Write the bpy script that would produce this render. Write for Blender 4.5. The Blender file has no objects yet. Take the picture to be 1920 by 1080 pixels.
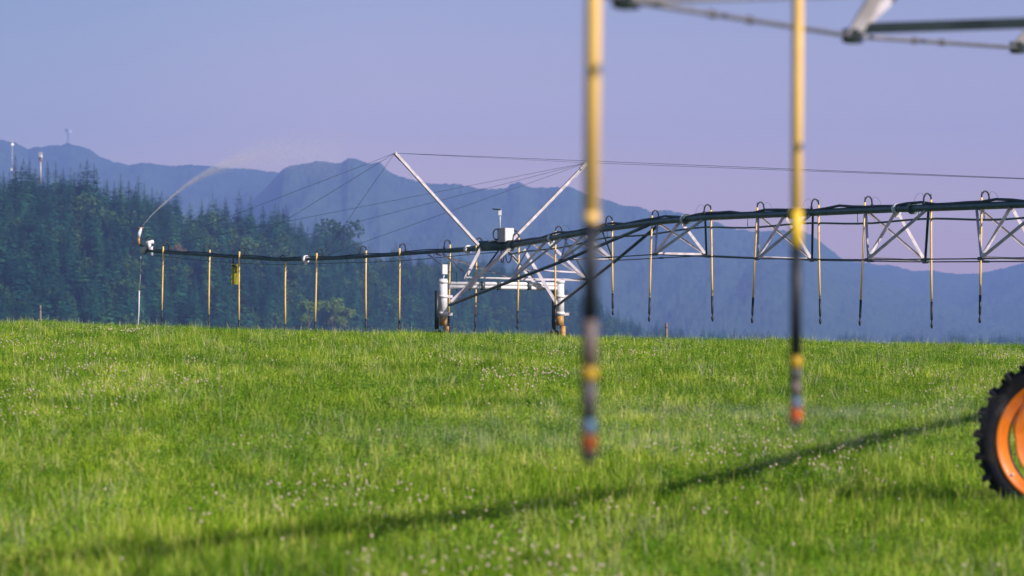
import bpy, math, random
import numpy as np
from mathutils import Vector, Matrix

random.seed(7)
rng = np.random.default_rng(7)
scene = bpy.context.scene
COL = scene.collection
R = math.radians

# ------------------------------------------------------------------ camera, light, exposure
EYE = 1.65          # eye height above the ground at the near wheel
F = 6000.0          # focal length in photograph pixels (1920 wide)
HORIZON = 611.0
cam_data = bpy.data.cameras.new('camera')
cam_data.sensor_width = 36.0
cam_data.lens = F * 36.0 / 1920.0
cam_data.clip_start = 0.5
cam_data.clip_end = 60000
cam_data.dof.use_dof = True
cam_data.dof.focus_distance = 72.0
cam_data.dof.aperture_fstop = 2.7
cam_data.dof.aperture_blades = 0
cam = bpy.data.objects.new('camera', cam_data)
COL.objects.link(cam)
cam.location = (0, 0, EYE)
cam.rotation_euler = (R(90) + math.atan((HORIZON - 540) / F), 0, 0)
scene.camera = cam

SUN_EL = R(31.5)
SUN_H = Vector((0.80, -0.60)).normalized()      # horizontal direction towards the sun
world = bpy.data.worlds.new('World')
scene.world = world
world.use_nodes = True
wt = world.node_tree
wt.nodes.clear()
sky = wt.nodes.new('ShaderNodeTexSky')
sky.sky_type = 'NISHITA'
sky.sun_disc = False
sky.sun_elevation = SUN_EL
sky.sun_rotation = math.atan2(SUN_H.x, SUN_H.y)
sky.air_density = 1.0
sky.dust_density = 0.6
sky.ozone_density = 3.0
# a rosy belt low over the horizon, sky dimmed above view to cut fill
wgeo = wt.nodes.new('ShaderNodeTexCoord')
wsep = wt.nodes.new('ShaderNodeSeparateXYZ')
wt.links.new(wgeo.outputs['Generated'], wsep.inputs[0])
wramp = wt.nodes.new('ShaderNodeValToRGB')
e = wramp.color_ramp.elements
e[0].position = 0.0; e[0].color = (0.93, 0.54, 0.51, 1)
e[1].position = 0.05; e[1].color = (0.93, 0.54, 0.51, 1)
for pos, c in ((0.075, (0.83, 0.53, 0.53, 1)), (0.11, (0.66, 0.50, 0.54, 1)), (0.45, (0.50, 0.56, 0.60, 1))):
    q = e.new(pos); q.color = c
wt.links.new(wsep.outputs['Z'], wramp.inputs['Fac'])
tint = wt.nodes.new('ShaderNodeMix')
tint.data_type = 'RGBA'
tint.blend_type = 'MULTIPLY'
tint.inputs['Factor'].default_value = 1.0
# the sky tint is darkened towards the left, red most
wmr = wt.nodes.new('ShaderNodeMapRange')
wmr.inputs['From Min'].default_value = -0.17; wmr.inputs['From Max'].default_value = -0.03
wmr.inputs['To Min'].default_value = 0.70; wmr.inputs['To Max'].default_value = 1.0
wmr.interpolation_type = 'SMOOTHSTEP'
wt.links.new(wsep.outputs['X'], wmr.inputs['Value'])
wcb = wt.nodes.new('ShaderNodeCombineColor')
wpw = wt.nodes.new('ShaderNodeMath'); wpw.operation = 'POWER'; wpw.inputs[1].default_value = 0.55
wt.links.new(wmr.outputs['Result'], wpw.inputs[0])
wt.links.new(wmr.outputs['Result'], wcb.inputs['Red']); wt.links.new(wpw.outputs[0], wcb.inputs['Green']); wt.links.new(wpw.outputs[0], wcb.inputs['Blue'])
wm2 = wt.nodes.new('ShaderNodeMix'); wm2.data_type = 'RGBA'; wm2.blend_type = 'MULTIPLY'; wm2.inputs['Factor'].default_value = 1.0
wt.links.new(wramp.outputs['Color'], wm2.inputs['A']); wt.links.new(wcb.outputs['Color'], wm2.inputs['B'])
wt.links.new(wm2.outputs['Result'], tint.inputs['B'])
bg = wt.nodes.new('ShaderNodeBackground')
bg.inputs['Strength'].default_value = 0.12
wo = wt.nodes.new('ShaderNodeOutputWorld')
wt.links.new(sky.outputs[0], tint.inputs['A'])
wt.links.new(tint.outputs['Result'], bg.inputs['Color'])
wt.links.new(bg.outputs[0], wo.inputs['Surface'])

sun_data = bpy.data.lights.new('sun', 'SUN')
sun_data.energy = 4.6
sun_data.angle = R(0.7)
sun_data.color = (1.0, 0.92, 0.86)
sun = bpy.data.objects.new('sun', sun_data)
COL.objects.link(sun)
to_sun = Vector((SUN_H.x * math.cos(SUN_EL), SUN_H.y * math.cos(SUN_EL), math.sin(SUN_EL)))
sun.rotation_euler = (-to_sun).to_track_quat('-Z', 'Y').to_euler()
sun.location = (30, -10, 40)

vs = scene.view_settings
scene.display_settings.display_device = 'sRGB'
vs.view_transform = 'Standard'
vs.look = 'None'
vs.exposure = 0.62
vs.gamma = 1.0
scene.cycles.use_denoising = True
scene.cycles.max_bounces = 6
scene.cycles.diffuse_bounces = 3
scene.cycles.transmission_bounces = 4
scene.cycles.transparent_max_bounces = 8
scene.cycles.volume_bounces = 1


# ------------------------------------------------------------------ helpers
def P(px, py, d):
    """the point of the place at distance d along the view that the photograph shows at px, py"""
    return Vector(((px - 960) / F * d, d, EYE + (HORIZON - py) / F * d))


def vnoise(x, y, seed=0):
    x = np.asarray(x, float); y = np.asarray(y, float)
    xi = np.floor(x).astype(np.int64); yi = np.floor(y).astype(np.int64)
    fx = x - xi; fy = y - yi
    fx = fx * fx * (3 - 2 * fx); fy = fy * fy * (3 - 2 * fy)

    def h(a, b):
        n = (a * 374761393 + b * 668265263 + seed * 1442695041) & 0x7fffffff
        n = ((n ^ (n >> 13)) * 1274126177) & 0x7fffffff
        n = n ^ (n >> 16)
        return (n & 0xffff) / 65535.0
    return ((h(xi, yi) * (1 - fx) + h(xi + 1, yi) * fx) * (1 - fy) + (h(xi, yi + 1) * (1 - fx) + h(xi + 1, yi + 1) * fx) * fy) * 2 - 1


def fbm(x, y, octv=4, seed=0):
    s = 0; a = 1.0; t = 0
    for o in range(octv):
        s = s + a * vnoise(x * 2 ** o, y * 2 ** o, seed + o * 17); t += a; a *= 0.5
    return s / t


def tag(o, label=None, cat=None, group=None, kind=None):
    if label: o['label'] = label
    if cat: o['category'] = cat
    if group: o['group'] = group
    if kind: o['kind'] = kind
    return o


def empty(name, loc, label=None, cat=None, group=None):
    o = bpy.data.objects.new(name, None)
    COL.objects.link(o)
    o.location = loc
    o.empty_display_size = 0.3
    return tag(o, label, cat, group)


def mesh_from_arrays(name, verts, faces_flat, nper, mats=(), smooth=False):
    """fast mesh: verts (n,3), faces all with nper corners"""
    me = bpy.data.meshes.new(name)
    verts = np.asarray(verts, np.float32); f = np.asarray(faces_flat, np.int32).reshape(-1)
    nf = len(f) // nper
    me.vertices.add(len(verts)); me.vertices.foreach_set('co', verts.reshape(-1))
    me.loops.add(len(f)); me.loops.foreach_set('vertex_index', f)
    me.polygons.add(nf)
    me.polygons.foreach_set('loop_start', np.arange(0, nf * nper, nper, dtype=np.int32))
    me.polygons.foreach_set('loop_total', np.full(nf, nper, np.int32))
    if smooth:
        me.polygons.foreach_set('use_smooth', np.ones(nf, bool))
    for m in mats: me.materials.append(m)
    me.update(calc_edges=True)
    me.validate()
    return me


class MB:
    """collects tubes, boxes and lathes and links them as one mesh object"""
    def __init__(self):
        self.v = []; self.f = []; self.sm = []

    def ring(self, c, a, b, r, n):
        k = len(self.v)
        for i in range(n):
            t = 2 * math.pi * i / n
            self.v.append(c + a * (r * math.cos(t)) + b * (r * math.sin(t)))
        return k

    def tube(self, pts, r, n=8, cap=True):
        pts = [Vector(p) for p in pts]
        rs = r if isinstance(r, (list, tuple)) else [r] * len(pts)
        prev = None; rings = []
        for i, p in enumerate(pts):
            if i == 0: d = pts[1] - pts[0]
            elif i == len(pts) - 1: d = pts[-1] - pts[-2]
            else: d = (pts[i + 1] - p).normalized() + (p - pts[i - 1]).normalized()
            d.normalize()
            if prev is None:
                a = d.cross(Vector((0, 0, 1)))
                if a.length < 1e-3: a = d.cross(Vector((0, 1, 0)))
            else:
                a = prev - d * prev.dot(d)
                if a.length < 1e-4: a = d.cross(Vector((0, 0, 1)))
            a.normalize(); prev = a
            b = d.cross(a)
            rings.append(self.ring(p, a, b, rs[i], n))
        for k0, k1 in zip(rings, rings[1:]):
            for i in range(n):
                j = (i + 1) % n
                self.f.append((k0 + i, k0 + j, k1 + j, k1 + i)); self.sm.append(True)
        if cap:
            self.f.append(tuple(rings[0] + i for i in reversed(range(n)))); self.sm.append(False)
            self.f.append(tuple(rings[-1] + i for i in range(n))); self.sm.append(False)
        return self

    def box(self, c, ax, ay, az):
        """c centre, half-axis vectors"""
        c = Vector(c); k = len(self.v)
        for sx in (-1, 1):
            for sy in (-1, 1):
                for sz in (-1, 1):
                    self.v.append(c + ax * sx + ay * sy + az * sz)
        for q in ((0, 1, 3, 2), (4, 6, 7, 5), (0, 4, 5, 1), (2, 3, 7, 6), (0, 2, 6, 4), (1, 5, 7, 3)):
            self.f.append(tuple(k + i for i in q)); self.sm.append(False)
        return self

    def bar(self, p0, p1, w, h, up=Vector((0, 0, 1))):
        """rectangular bar from p0 to p1"""
        p0 = Vector(p0); p1 = Vector(p1)
        d = p1 - p0; L = d.length; d.normalize()
        a = d.cross(up)
        if a.length < 1e-3: a = d.cross(Vector((0, 1, 0)))
        a.normalize(); b = a.cross(d)
        return self.box((p0 + p1) / 2, d * (L / 2), a * (w / 2), b * (h / 2))

    def angle(self, p0, p1, w, t=0.008, up=Vector((0, 0, 1)), flip=1, legs=None):
        """an L section of leg width w"""
        p0 = Vector(p0); p1 = Vector(p1)
        d = (p1 - p0).normalized()
        a = d.cross(up)
        if a.length < 1e-3: a = d.cross(Vector((0, 1, 0)))
        a.normalize(); a *= flip; b = a.cross(d)
        if legs: a, b = legs
        k = len(self.v)
        prof = [(0, 0), (w, 0), (w, t), (t, t), (t, w), (0, w)]
        for p in (p0, p1):
            for (u, v) in prof:
                self.v.append(p + a * (u - w * .3) + b * (v - w * .3))
        for i in range(6):
            j = (i + 1) % 6
            self.f.append((k + i, k + j, k + 6 + j, k + 6 + i)); self.sm.append(False)
        self.f.append(tuple(k + i for i in reversed(range(6)))); self.sm.append(False)
        self.f.append(tuple(k + 6 + i for i in range(6))); self.sm.append(False)
        return self

    def lathe(self, c, axis, prof, n=48, closed=False):
        """prof: list of (distance along axis, radius)"""
        c = Vector(c); axis = Vector(axis).normalized()
        a = axis.cross(Vector((0, 0, 1)))
        if a.length < 1e-3: a = Vector((1, 0, 0))
        a.normalize(); b = axis.cross(a)
        ks = [self.ring(c + axis * s, a, b, r, n) for s, r in prof]
        pairs = list(zip(ks, ks[1:]))
        if closed: pairs.append((ks[-1], ks[0]))
        for k0, k1 in pairs:
            for i in range(n):
                j = (i + 1) % n
                self.f.append((k0 + i, k0 + j, k1 + j, k1 + i)); self.sm.append(True)
        return self

    def build(self, name, mat, parent=None, origin=(0, 0, 0)):
        import bmesh
        o = Vector(origin)
        me = bpy.data.meshes.new(name)
        me.from_pydata([tuple(v - o) for v in self.v], [], self.f)
        me.polygons.foreach_set('use_smooth', self.sm)
        me.materials.append(mat)
        bm = bmesh.new(); bm.from_mesh(me)
        bmesh.ops.recalc_face_normals(bm, faces=bm.faces)
        bm.to_mesh(me); bm.free()
        me.update()
        ob = bpy.data.objects.new(name, me)
        COL.objects.link(ob)
        if parent is not None: ob.parent = parent
        else: ob.location = o
        return ob


# ------------------------------------------------------------------ materials
def mat(name, col, rough=0.6, metal=0.0, var=0.15, scale=8.0, bump=0.0, col2=None, spec=0.4):
    m = bpy.data.materials.new(name)
    m.use_nodes = True
    nt = m.node_tree
    b = nt.nodes['Principled BSDF']
    b.inputs['Roughness'].default_value = rough
    b.inputs['Metallic'].default_value = metal
    b.inputs['Specular IOR Level'].default_value = spec
    tc = nt.nodes.new('ShaderNodeTexCoord')
    nz = nt.nodes.new('ShaderNodeTexNoise')
    nz.inputs['Scale'].default_value = scale
    nz.inputs['Detail'].default_value = 6
    nt.links.new(tc.outputs['Object'], nz.inputs['Vector'])
    rp = nt.nodes.new('ShaderNodeValToRGB')
    c2 = col2 or tuple(c * (1 - var * 2) for c in col)
    rp.color_ramp.elements[0].position = 0.3; rp.color_ramp.elements[1].position = 0.65
    rp.color_ramp.elements[0].color = (*c2, 1); rp.color_ramp.elements[1].color = (*col, 1)
    nt.links.new(nz.outputs['Fac'], rp.inputs['Fac'])
    nt.links.new(rp.outputs['Color'], b.inputs['Base Color'])
    if bump:
        bp = nt.nodes.new('ShaderNodeBump'); bp.inputs['Strength'].default_value = bump
        nt.links.new(nz.outputs['Fac'], bp.inputs['Height'])
        nt.links.new(bp.outputs['Normal'], b.inputs['Normal'])
    return m


M = {}
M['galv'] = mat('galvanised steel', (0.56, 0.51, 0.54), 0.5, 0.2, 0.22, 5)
M['galv_dark'] = mat('weathered and shaded dark steel', (0.075, 0.105, 0.11), 0.5, 0.35, 0.25, 6)  # dark parts; also carries painted shade on some near spreaders
M['pipe'] = mat('dark shaded pipe', (0.075, 0.125, 0.115), 0.42, 0.35, 0.25, 3)  # galvanised pipe, its shade and green grass reflection put into the base colour
M['rod'] = mat('dull steel rod', (0.20, 0.19, 0.22), 0.5, 0.3, 0.15, 8)
M['cable'] = mat('black cable sheath', (0.012, 0.017, 0.022), 0.45, 0, 0.2, 20)
M['wire'] = mat('steel wire rope', (0.10, 0.10, 0.13), 0.5, 0.5, 0.1, 30)
M['yellow'] = mat('yellow drop tube', (0.88, 0.56, 0.17), 0.4, 0, 0.06, 9)
M['yellow_band'] = mat('bright yellow band', (0.50, 0.30, 0.01), 0.45, 0, 0.1, 12)
M['black'] = mat('black rubber', (0.016, 0.019, 0.024), 0.5, 0, 0.25, 18)
M['near_weight'] = mat('dark grey weight tube', (0.018, 0.022, 0.032), 0.5, 0.1, 0.3, 5)
M['taupe'] = mat('sunlit tube tone', (0.15, 0.11, 0.105), 0.5, 0, 0.15, 12)  # sunlight on the near tubes put into a paler colour
M['bright_collar'] = mat('vivid yellow collar', (0.85, 0.55, 0.03), 0.45, 0, 0.05, 12)
M['grey'] = mat('grey plastic', (0.075, 0.065, 0.075), 0.5, 0, 0.15, 18)
M['blue'] = mat('blue nozzle plastic', (0.045, 0.17, 0.30), 0.5, 0, 0.15, 18)
M['orange_red'] = mat('orange deflector plastic', (0.50, 0.085, 0.003), 0.6, 0, 0.1, 18, spec=.1)
M['rust_red'] = mat('dulled orange plastic', (0.26, 0.055, 0.010), 0.6, 0, 0.1, 18, spec=.1)
M['rim'] = mat('orange painted rim', (0.64, 0.16, 0.001), 0.45, 0, 0, 7, col2=(0.46, 0.105, 0.003))
M['tyre'] = mat('tyre rubber', (0.007, 0.011, 0.018), 0.75, 0, 0, 9, 0.08, col2=(0.018, 0.014, 0.010), spec=.12)
M['white'] = mat('white painted metal', (0.70, 0.67, 0.69), 0.4, 0, 0.06, 8)
M['boxgrey'] = mat('grey box paint', (0.42, 0.40, 0.40), 0.45, 0.1, 0.08, 8)
M['tan'] = mat('ochre rusted tube', (0.50, 0.27, 0.075), 0.55, 0.1, 0.2, 10)
M['sign'] = mat('yellow green sign board', (0.36, 0.33, 0.015), 0.5, 0, 0.12, 5)
M['grey_post'] = mat('grey weathered wood', (0.20, 0.18, 0.20), 0.8, 0, 0.2, 14)
M['wood'] = mat('weathered wood post', (0.30, 0.20, 0.14), 0.85, 0, 0.25, 14)
M['redpaint'] = mat('red aviation paint', (0.45, 0.12, 0.12), 0.5, 0, 0.1, 3)
M['bark'] = mat('bark', (0.10, 0.07, 0.05), 0.9, 0, 0.3, 3)


def leaf_material(name, cols, transl=0.3, patch=None, rough=0.6, blades=0):
    """leaves: colour by copy, a second tone by place"""
    m = bpy.data.materials.new(name); m.use_nodes = True
    nt = m.node_tree; nt.nodes.clear()
    out = nt.nodes.new('ShaderNodeOutputMaterial')
    oi = nt.nodes.new('ShaderNodeObjectInfo')
    rp = nt.nodes.new('ShaderNodeValToRGB')
    els = rp.color_ramp.elements
    while len(els) < len(cols): els.new(0.5)
    for i, c in enumerate(cols):
        els[i].position = i / (len(cols) - 1); els[i].color = (*c, 1)
    nt.links.new(oi.outputs['Random'], rp.inputs['Fac'])
    src = rp.outputs['Color']
    if blades:
        gi = nt.nodes.new('ShaderNodeNewGeometry')
        mr = nt.nodes.new('ShaderNodeMapRange'); mr.inputs['To Min'].default_value = -blades; mr.inputs['To Max'].default_value = blades
        nt.links.new(gi.outputs['Random Per Island'], mr.inputs['Value'])
        ad = nt.nodes.new('ShaderNodeMath'); ad.operation = 'ADD'; ad.use_clamp = True
        nt.links.new(oi.outputs['Random'], ad.inputs[0]); nt.links.new(mr.outputs['Result'], ad.inputs[1])
        nt.links.new(ad.outputs[0], rp.inputs['Fac'])
    if patch:
        geo = nt.nodes.new('ShaderNodeNewGeometry')
        nz = nt.nodes.new('ShaderNodeTexNoise'); nz.inputs['Scale'].default_value = patch[0]; nz.inputs['Detail'].default_value = 4
        nt.links.new(geo.outputs['Position'], nz.inputs['Vector'])
        r2 = nt.nodes.new('ShaderNodeValToRGB')
        r2.color_ramp.elements[0].position = 0.36; r2.color_ramp.elements[1].position = 0.64
        r2.color_ramp.elements[0].color = (*patch[1], 1); r2.color_ramp.elements[1].color = (*patch[2], 1)
        nt.links.new(nz.outputs['Fac'], r2.inputs['Fac'])
        mx = nt.nodes.new('ShaderNodeMix'); mx.data_type = 'RGBA'; mx.blend_type = 'MULTIPLY'
        mx.inputs['Factor'].default_value = 1
        nt.links.new(src, mx.inputs['A']); nt.links.new(r2.outputs['Color'], mx.inputs['B'])
        src = mx.outputs['Result']
    pb = nt.nodes.new('ShaderNodeBsdfPrincipled'); pb.inputs['Roughness'].default_value = rough
    pb.inputs['Specular IOR Level'].default_value = 0.1
    tr = nt.nodes.new('ShaderNodeBsdfTranslucent')
    ms = nt.nodes.new('ShaderNodeMixShader'); ms.inputs['Fac'].default_value = transl
    nt.links.new(src, pb.inputs['Base Color']); nt.links.new(src, tr.inputs['Color'])
    nt.links.new(pb.outputs[0], ms.inputs[1]); nt.links.new(tr.outputs[0], ms.inputs[2])
    nt.links.new(ms.outputs[0], out.inputs['Surface'])
    return m


M['grass'] = leaf_material('grass blades', [(0.085, 0.20, 0.005), (0.20, 0.36, 0.009), (0.345, 0.48, 0.018), (0.64, 0.65, 0.17)], 0.30,
                           (0.42, (0.52, 0.63, 0.45), (1.12, 1.05, 1.05)), blades=0.45)
M['clover_leaf'] = leaf_material('clover leaves', [(0.065, 0.18, 0.010), (0.165, 0.33, 0.018), (0.31, 0.45, 0.04)], 0.25, (0.5, (0.7, 0.8, 0.7), (1.1, 1.05, 1.0)), blades=0.4)
M['straw'] = leaf_material('seed stalks', [(0.45, 0.45, 0.22), (0.55, 0.52, 0.32)], 0.3)
M['clover'] = leaf_material('clover flowers', [(0.72, 0.57, 0.46), (0.82, 0.70, 0.58)], 0.25)
M['needles'] = leaf_material('conifer needles', [(0.004, 0.055, 0.036), (0.022, 0.11, 0.045), (0.06, 0.155, 0.055)], 0.15)
M['needles_dark'] = leaf_material('dark conifer needles', [(0.005, 0.050, 0.038), (0.026, 0.10, 0.05)], 0.15)
M['leaves'] = leaf_material('broad leaves', [(0.03, 0.08, 0.02), (0.055, 0.11, 0.03)], 0.3)
M['leaves_pale'] = leaf_material('pale young leaves', [(0.12, 0.20, 0.03), (0.16, 0.23, 0.04)], 0.35)
M['leaves_rust'] = leaf_material('rusty leaves', [(0.26, 0.15, 0.07), (0.30, 0.16, 0.08)], 0.3)


# ------------------------------------------------------------------ the ground
_yk = np.array([-400, 22, 25, 34, 44, 52, 58, 62, 66, 72, 85, 110, 200, 500, 9000.])
_fk = np.array([0, 0, 0.015, .30, .62, .85, .965, 1.0, .96, .75, .25, .12, .05, 0, 0.])
_yt = np.arange(-50, 260, 0.25)
_ft = np.interp(_yt, _yk, _fk)
_k = np.hanning(23); _k /= _k.sum()
_ft = np.convolve(np.pad(_ft, 11, 'edge'), _k, 'valid')


def ground(x, y):
    x = np.asarray(x, float); y = np.asarray(y, float)
    f = np.interp(y, _yt, _ft)
    crest = 1.325 - 0.0215 * np.clip(x, -28, 28) + 0.05 * np.exp(-((x + 9.0) / 2.2) ** 2)
    near = np.clip(1 - np.abs(y - 40) / 90, 0, 1)
    rise = 0.13 * np.clip((1.0 - x) / 5.0, 0, 1) * np.clip((y - 8) / 8, 0, 1) * np.clip((36 - y) / 9, 0, 1)
    bumps = 0.035 * fbm(x * 0.35 + 3, y * 0.22, 3, 5) * near
    far = np.interp(y, [130, 420, 16000], [0, -22, -22])
    return f * crest + bumps + far + rise


def g1(x, y): return float(ground(x, y))


xs = np.unique(np.concatenate([np.linspace(-40, 40, 161), np.linspace(-9000, -40, 50), np.linspace(40, 9000, 50)]))
ys = np.unique(np.concatenate([np.linspace(-400, 0, 9), np.linspace(0, 130, 261), np.linspace(130, 1000, 40), np.linspace(1000, 16000, 30)]))
XX, YY = np.meshgrid(xs, ys)
ZZ = ground(XX, YY)
gv = np.stack([XX, YY, ZZ], -1).reshape(-1, 3)
nx = len(xs)
ii, jj = np.meshgrid(np.arange(len(ys) - 1), np.arange(nx - 1), indexing='ij')
a = (ii * nx + jj).reshape(-1)
gf = np.stack([a, a + 1, a + nx + 1, a + nx], -1)
M['soil'] = mat('field soil and moss', (0.05, 0.10, 0.015), 0.95, 0, 0.25, 1.3, 0.3)
ground_obj = bpy.data.objects.new('ground', mesh_from_arrays('ground', gv, gf, 4, [M['soil']], True))
COL.objects.link(ground_obj)
tag(ground_obj, kind='structure')


# ------------------------------------------------------------------ scattering by geometry nodes (only for stuff)
def scatter(name, pts, rot, scale, idx, protos, material_obj=None):
    """points carrying rot / scale / idx, instancing the given objects' meshes"""
    me = bpy.data.meshes.new(name)
    me.vertices.add(len(pts)); me.vertices.foreach_set('co', np.asarray(pts, np.float32).reshape(-1))
    at = me.attributes.new('spin', 'FLOAT_VECTOR', 'POINT'); at.data.foreach_set('vector', np.asarray(rot, np.float32).reshape(-1))
    at = me.attributes.new('size', 'FLOAT_VECTOR', 'POINT'); at.data.foreach_set('vector', np.asarray(scale, np.float32).reshape(-1))
    at = me.attributes.new('pick', 'INT', 'POINT'); at.data.foreach_set('value', np.asarray(idx, np.int32))
    ob = bpy.data.objects.new(name, me); COL.objects.link(ob)
    ng = bpy.data.node_groups.new(name + ' scatter', 'GeometryNodeTree')
    ng.interface.new_socket('Geometry', in_out='INPUT', socket_type='NodeSocketGeometry')
    ng.interface.new_socket('Geometry', in_out='OUTPUT', socket_type='NodeSocketGeometry')
    gi = ng.nodes.new('NodeGroupInput'); go = ng.nodes.new('NodeGroupOutput')
    ip = ng.nodes.new('GeometryNodeInstanceOnPoints')
    g2i = ng.nodes.new('GeometryNodeGeometryToInstance')
    for p in reversed(protos):
        oi = ng.nodes.new('GeometryNodeObjectInfo'); oi.transform_space = 'ORIGINAL'
        oi.inputs['Object'].default_value = p
        ng.links.new(oi.outputs['Geometry'], g2i.inputs[0])

    def attr(nm, typ):
        n = ng.nodes.new('GeometryNodeInputNamedAttribute'); n.data_type = typ
        n.inputs['Name'].default_value = nm
        return n.outputs['Attribute']
    ng.links.new(gi.outputs[0], ip.inputs['Points'])
    ng.links.new(g2i.outputs[0], ip.inputs['Instance'])
    ip.inputs['Pick Instance'].default_value = True
    ng.links.new(attr('pick', 'INT'), ip.inputs['Instance Index'])
    e2r = ng.nodes.new('FunctionNodeEulerToRotation')
    ng.links.new(attr('spin', 'FLOAT_VECTOR'), e2r.inputs[0])
    ng.links.new(e2r.outputs[0], ip.inputs['Rotation'])
    ng.links.new(attr('size', 'FLOAT_VECTOR'), ip.inputs['Scale'])
    ng.links.new(ip.outputs[0], go.inputs[0])
    md = ob.modifiers.new('scatter', 'NODES'); md.node_group = ng
    return ob


# ------------------------------------------------------------------ grass
def tuft_mesh(name, n, spread, hmin, hmax, wid, lean, seed, m):
    r = np.random.default_rng(seed)
    V = []; Fq = []
    for i in range(n):
        bx, by = r.normal(0, spread, 2)
        h = r.uniform(hmin, hmax) * (1 - 0.25 * min(1, math.hypot(bx, by) / (2.5 * spread)))
        az = r.uniform(0, 2 * math.pi); ld = r.uniform(0, 2 * math.pi); le = abs(r.normal(0, lean)) + 0.05
        w = wid * r.uniform(0.7, 1.3)
        tx, ty = math.cos(az) * w / 2, math.sin(az) * w / 2
        k = len(V)
        fr = (0, 0.4, 0.75, 1.0)
        for q, t in enumerate(fr):
            off = le * h * t ** 2
            cx, cy, cz = bx + math.cos(ld) * off, by + math.sin(ld) * off, h * (t - 0.35 * le * t * t)
            ww = (1.0, 0.95, 0.65, 0.08)[q]
            V.append((cx - tx * ww, cy - ty * ww, cz - 0.02)); V.append((cx + tx * ww, cy + ty * ww, cz - 0.02))
        for q in range(3):
            b = k + 2 * q
            Fq.append((b, b + 1, b + 3, b + 2))
    return mesh_from_arrays(name, V, Fq, 4, [m], True)


specs = [(64, .085, .12, .24, .0065, .6, M['grass']), (70, .10, .09, .22, .006, .85, M['grass']), (56, .08, .14, .28, .007, .45, M['grass']),
         (120, .12, .05, .17, .020, 0, M['clover_leaf']), (60, .09, .11, .24, .006, .75, M['grass']), (12, .10, .24, .40, .0045, .35, M['straw'])]


def leafy_mesh(name, n, spread, hmin, hmax, size, seed, m):
    """low clover: small leaves lying at all slants on short stems"""
    r = np.random.default_rng(seed); V = []; Fq = []
    for i in range(n):
        c = np.array([*r.normal(0, spread, 2), r.uniform(hmin, hmax)])
        nrm = np.array([r.normal(0, .55), r.normal(0, .55), 1.0]); nrm /= np.linalg.norm(nrm)
        u = np.cross(nrm, r.normal(0, 1, 3)); u /= np.linalg.norm(u); v = np.cross(nrm, u)
        q = size * r.uniform(.6, 1.2) / 2
        k = len(V); V += [c - u * q, c - v * q * .9, c + u * q, c + v * q * .9]; Fq.append((k, k + 1, k + 2, k + 3))
    return mesh_from_arrays(name, V, Fq, 4, [m])


tuft_spots = [(-2.4, 30.5), (1.7, 31.2), (3.3, 33.0), (-3.9, 34.6), (0.4, 36.2), (-1.2, 38.3)]
tufts = []
for k, (s, sp) in enumerate(zip(specs, tuft_spots)):
    if s[6] is M['clover_leaf']:
        gm = leafy_mesh('grass_tuft', s[0], s[1], s[2], s[3], s[4], 100 + k, s[6])
    else:
        gm = tuft_mesh('grass_tuft', s[0], s[1], s[2], s[3], s[4], s[5], 100 + k, s[6])
    ob = bpy.data.objects.new('grass_tuft', gm)
    COL.objects.link(ob); tufts.append(ob)
    ob.location = (sp[0], sp[1], g1(*sp))


def field_points(n, y0, y1, side, add):
    u = rng.random(n * 3)
    y = y0 + (y1 - y0) * u
    wmax = side * y1 + add
    x = (rng.random(n * 3) * 2 - 1) * wmax
    keep = np.abs(x) < side * y + add
    return x[keep][:n], y[keep][:n]


# a thick fringe of grass round the near wheel
fx = rng.normal(4.25, .55, 420); fy = rng.normal(25.35, .22, 420)
# dense in the part of the field the view takes in, thinner to the sides
x1, y1 = field_points(25000, 13.5, 68, 0.17, 1.6)
x2, y2 = field_points(16000, 8, 74, 0.17, 26)
gx = np.concatenate([x1, x2, fx]); gy = np.concatenate([y1, y2, fy])
clump = fbm(gx * 0.55, gy * 0.4, 3, 21)
sz = 0.94 + (0.42 * np.interp(gy, [18, 30], [.6, 1])) * clump + rng.normal(0, 0.12, len(gx))
sz = np.clip(sz, 0.5, 1.6)
pick = rng.choice(6, len(gx), p=[.20, .20, .14, .25, .17, .04])
pick = np.where(clump > 0.42, 2, pick)
pts = np.stack([gx, gy, ground(gx, gy)], -1)
rot = np.stack([rng.normal(0, .12, len(gx)), rng.normal(0, .12, len(gx)), rng.uniform(0, 6.283, len(gx))], -1)
scl = np.stack([0.95 + 0 * sz, 0.95 + 0 * sz, sz], -1) * rng.uniform(.9, 1.15, (len(gx), 1))
grass = scatter('grass', pts, rot, scl, pick, tufts)
tag(grass, 'bright green meadow grass covering the rising field', 'grass', kind='stuff')
for t in tufts:
    t.parent = grass

# clover heads in patches
oct_v = np.array([(1, 0, 0), (-1, 0, 0), (0, 1, 0), (0, -1, 0), (0, 0, 1), (0, 0, -1)], float)
oct_f = np.array([(0, 2, 4), (2, 1, 4), (1, 3, 4), (3, 0, 4), (2, 0, 5), (1, 2, 5), (3, 1, 5), (0, 3, 5)])


def balls(name, c, r, m):
    c = np.asarray(c); n = len(c); r = np.asarray(r).reshape(-1, 1, 1)
    V = (oct_v[None] * r + c[:, None]).reshape(-1, 3)
    Fx = (oct_f[None] + (np.arange(n) * 6)[:, None, None]).reshape(-1, 3)
    ob = bpy.data.objects.new(name, mesh_from_arrays(name, V, Fx, 3, [m], True)); COL.objects.link(ob)
    return ob


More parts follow.
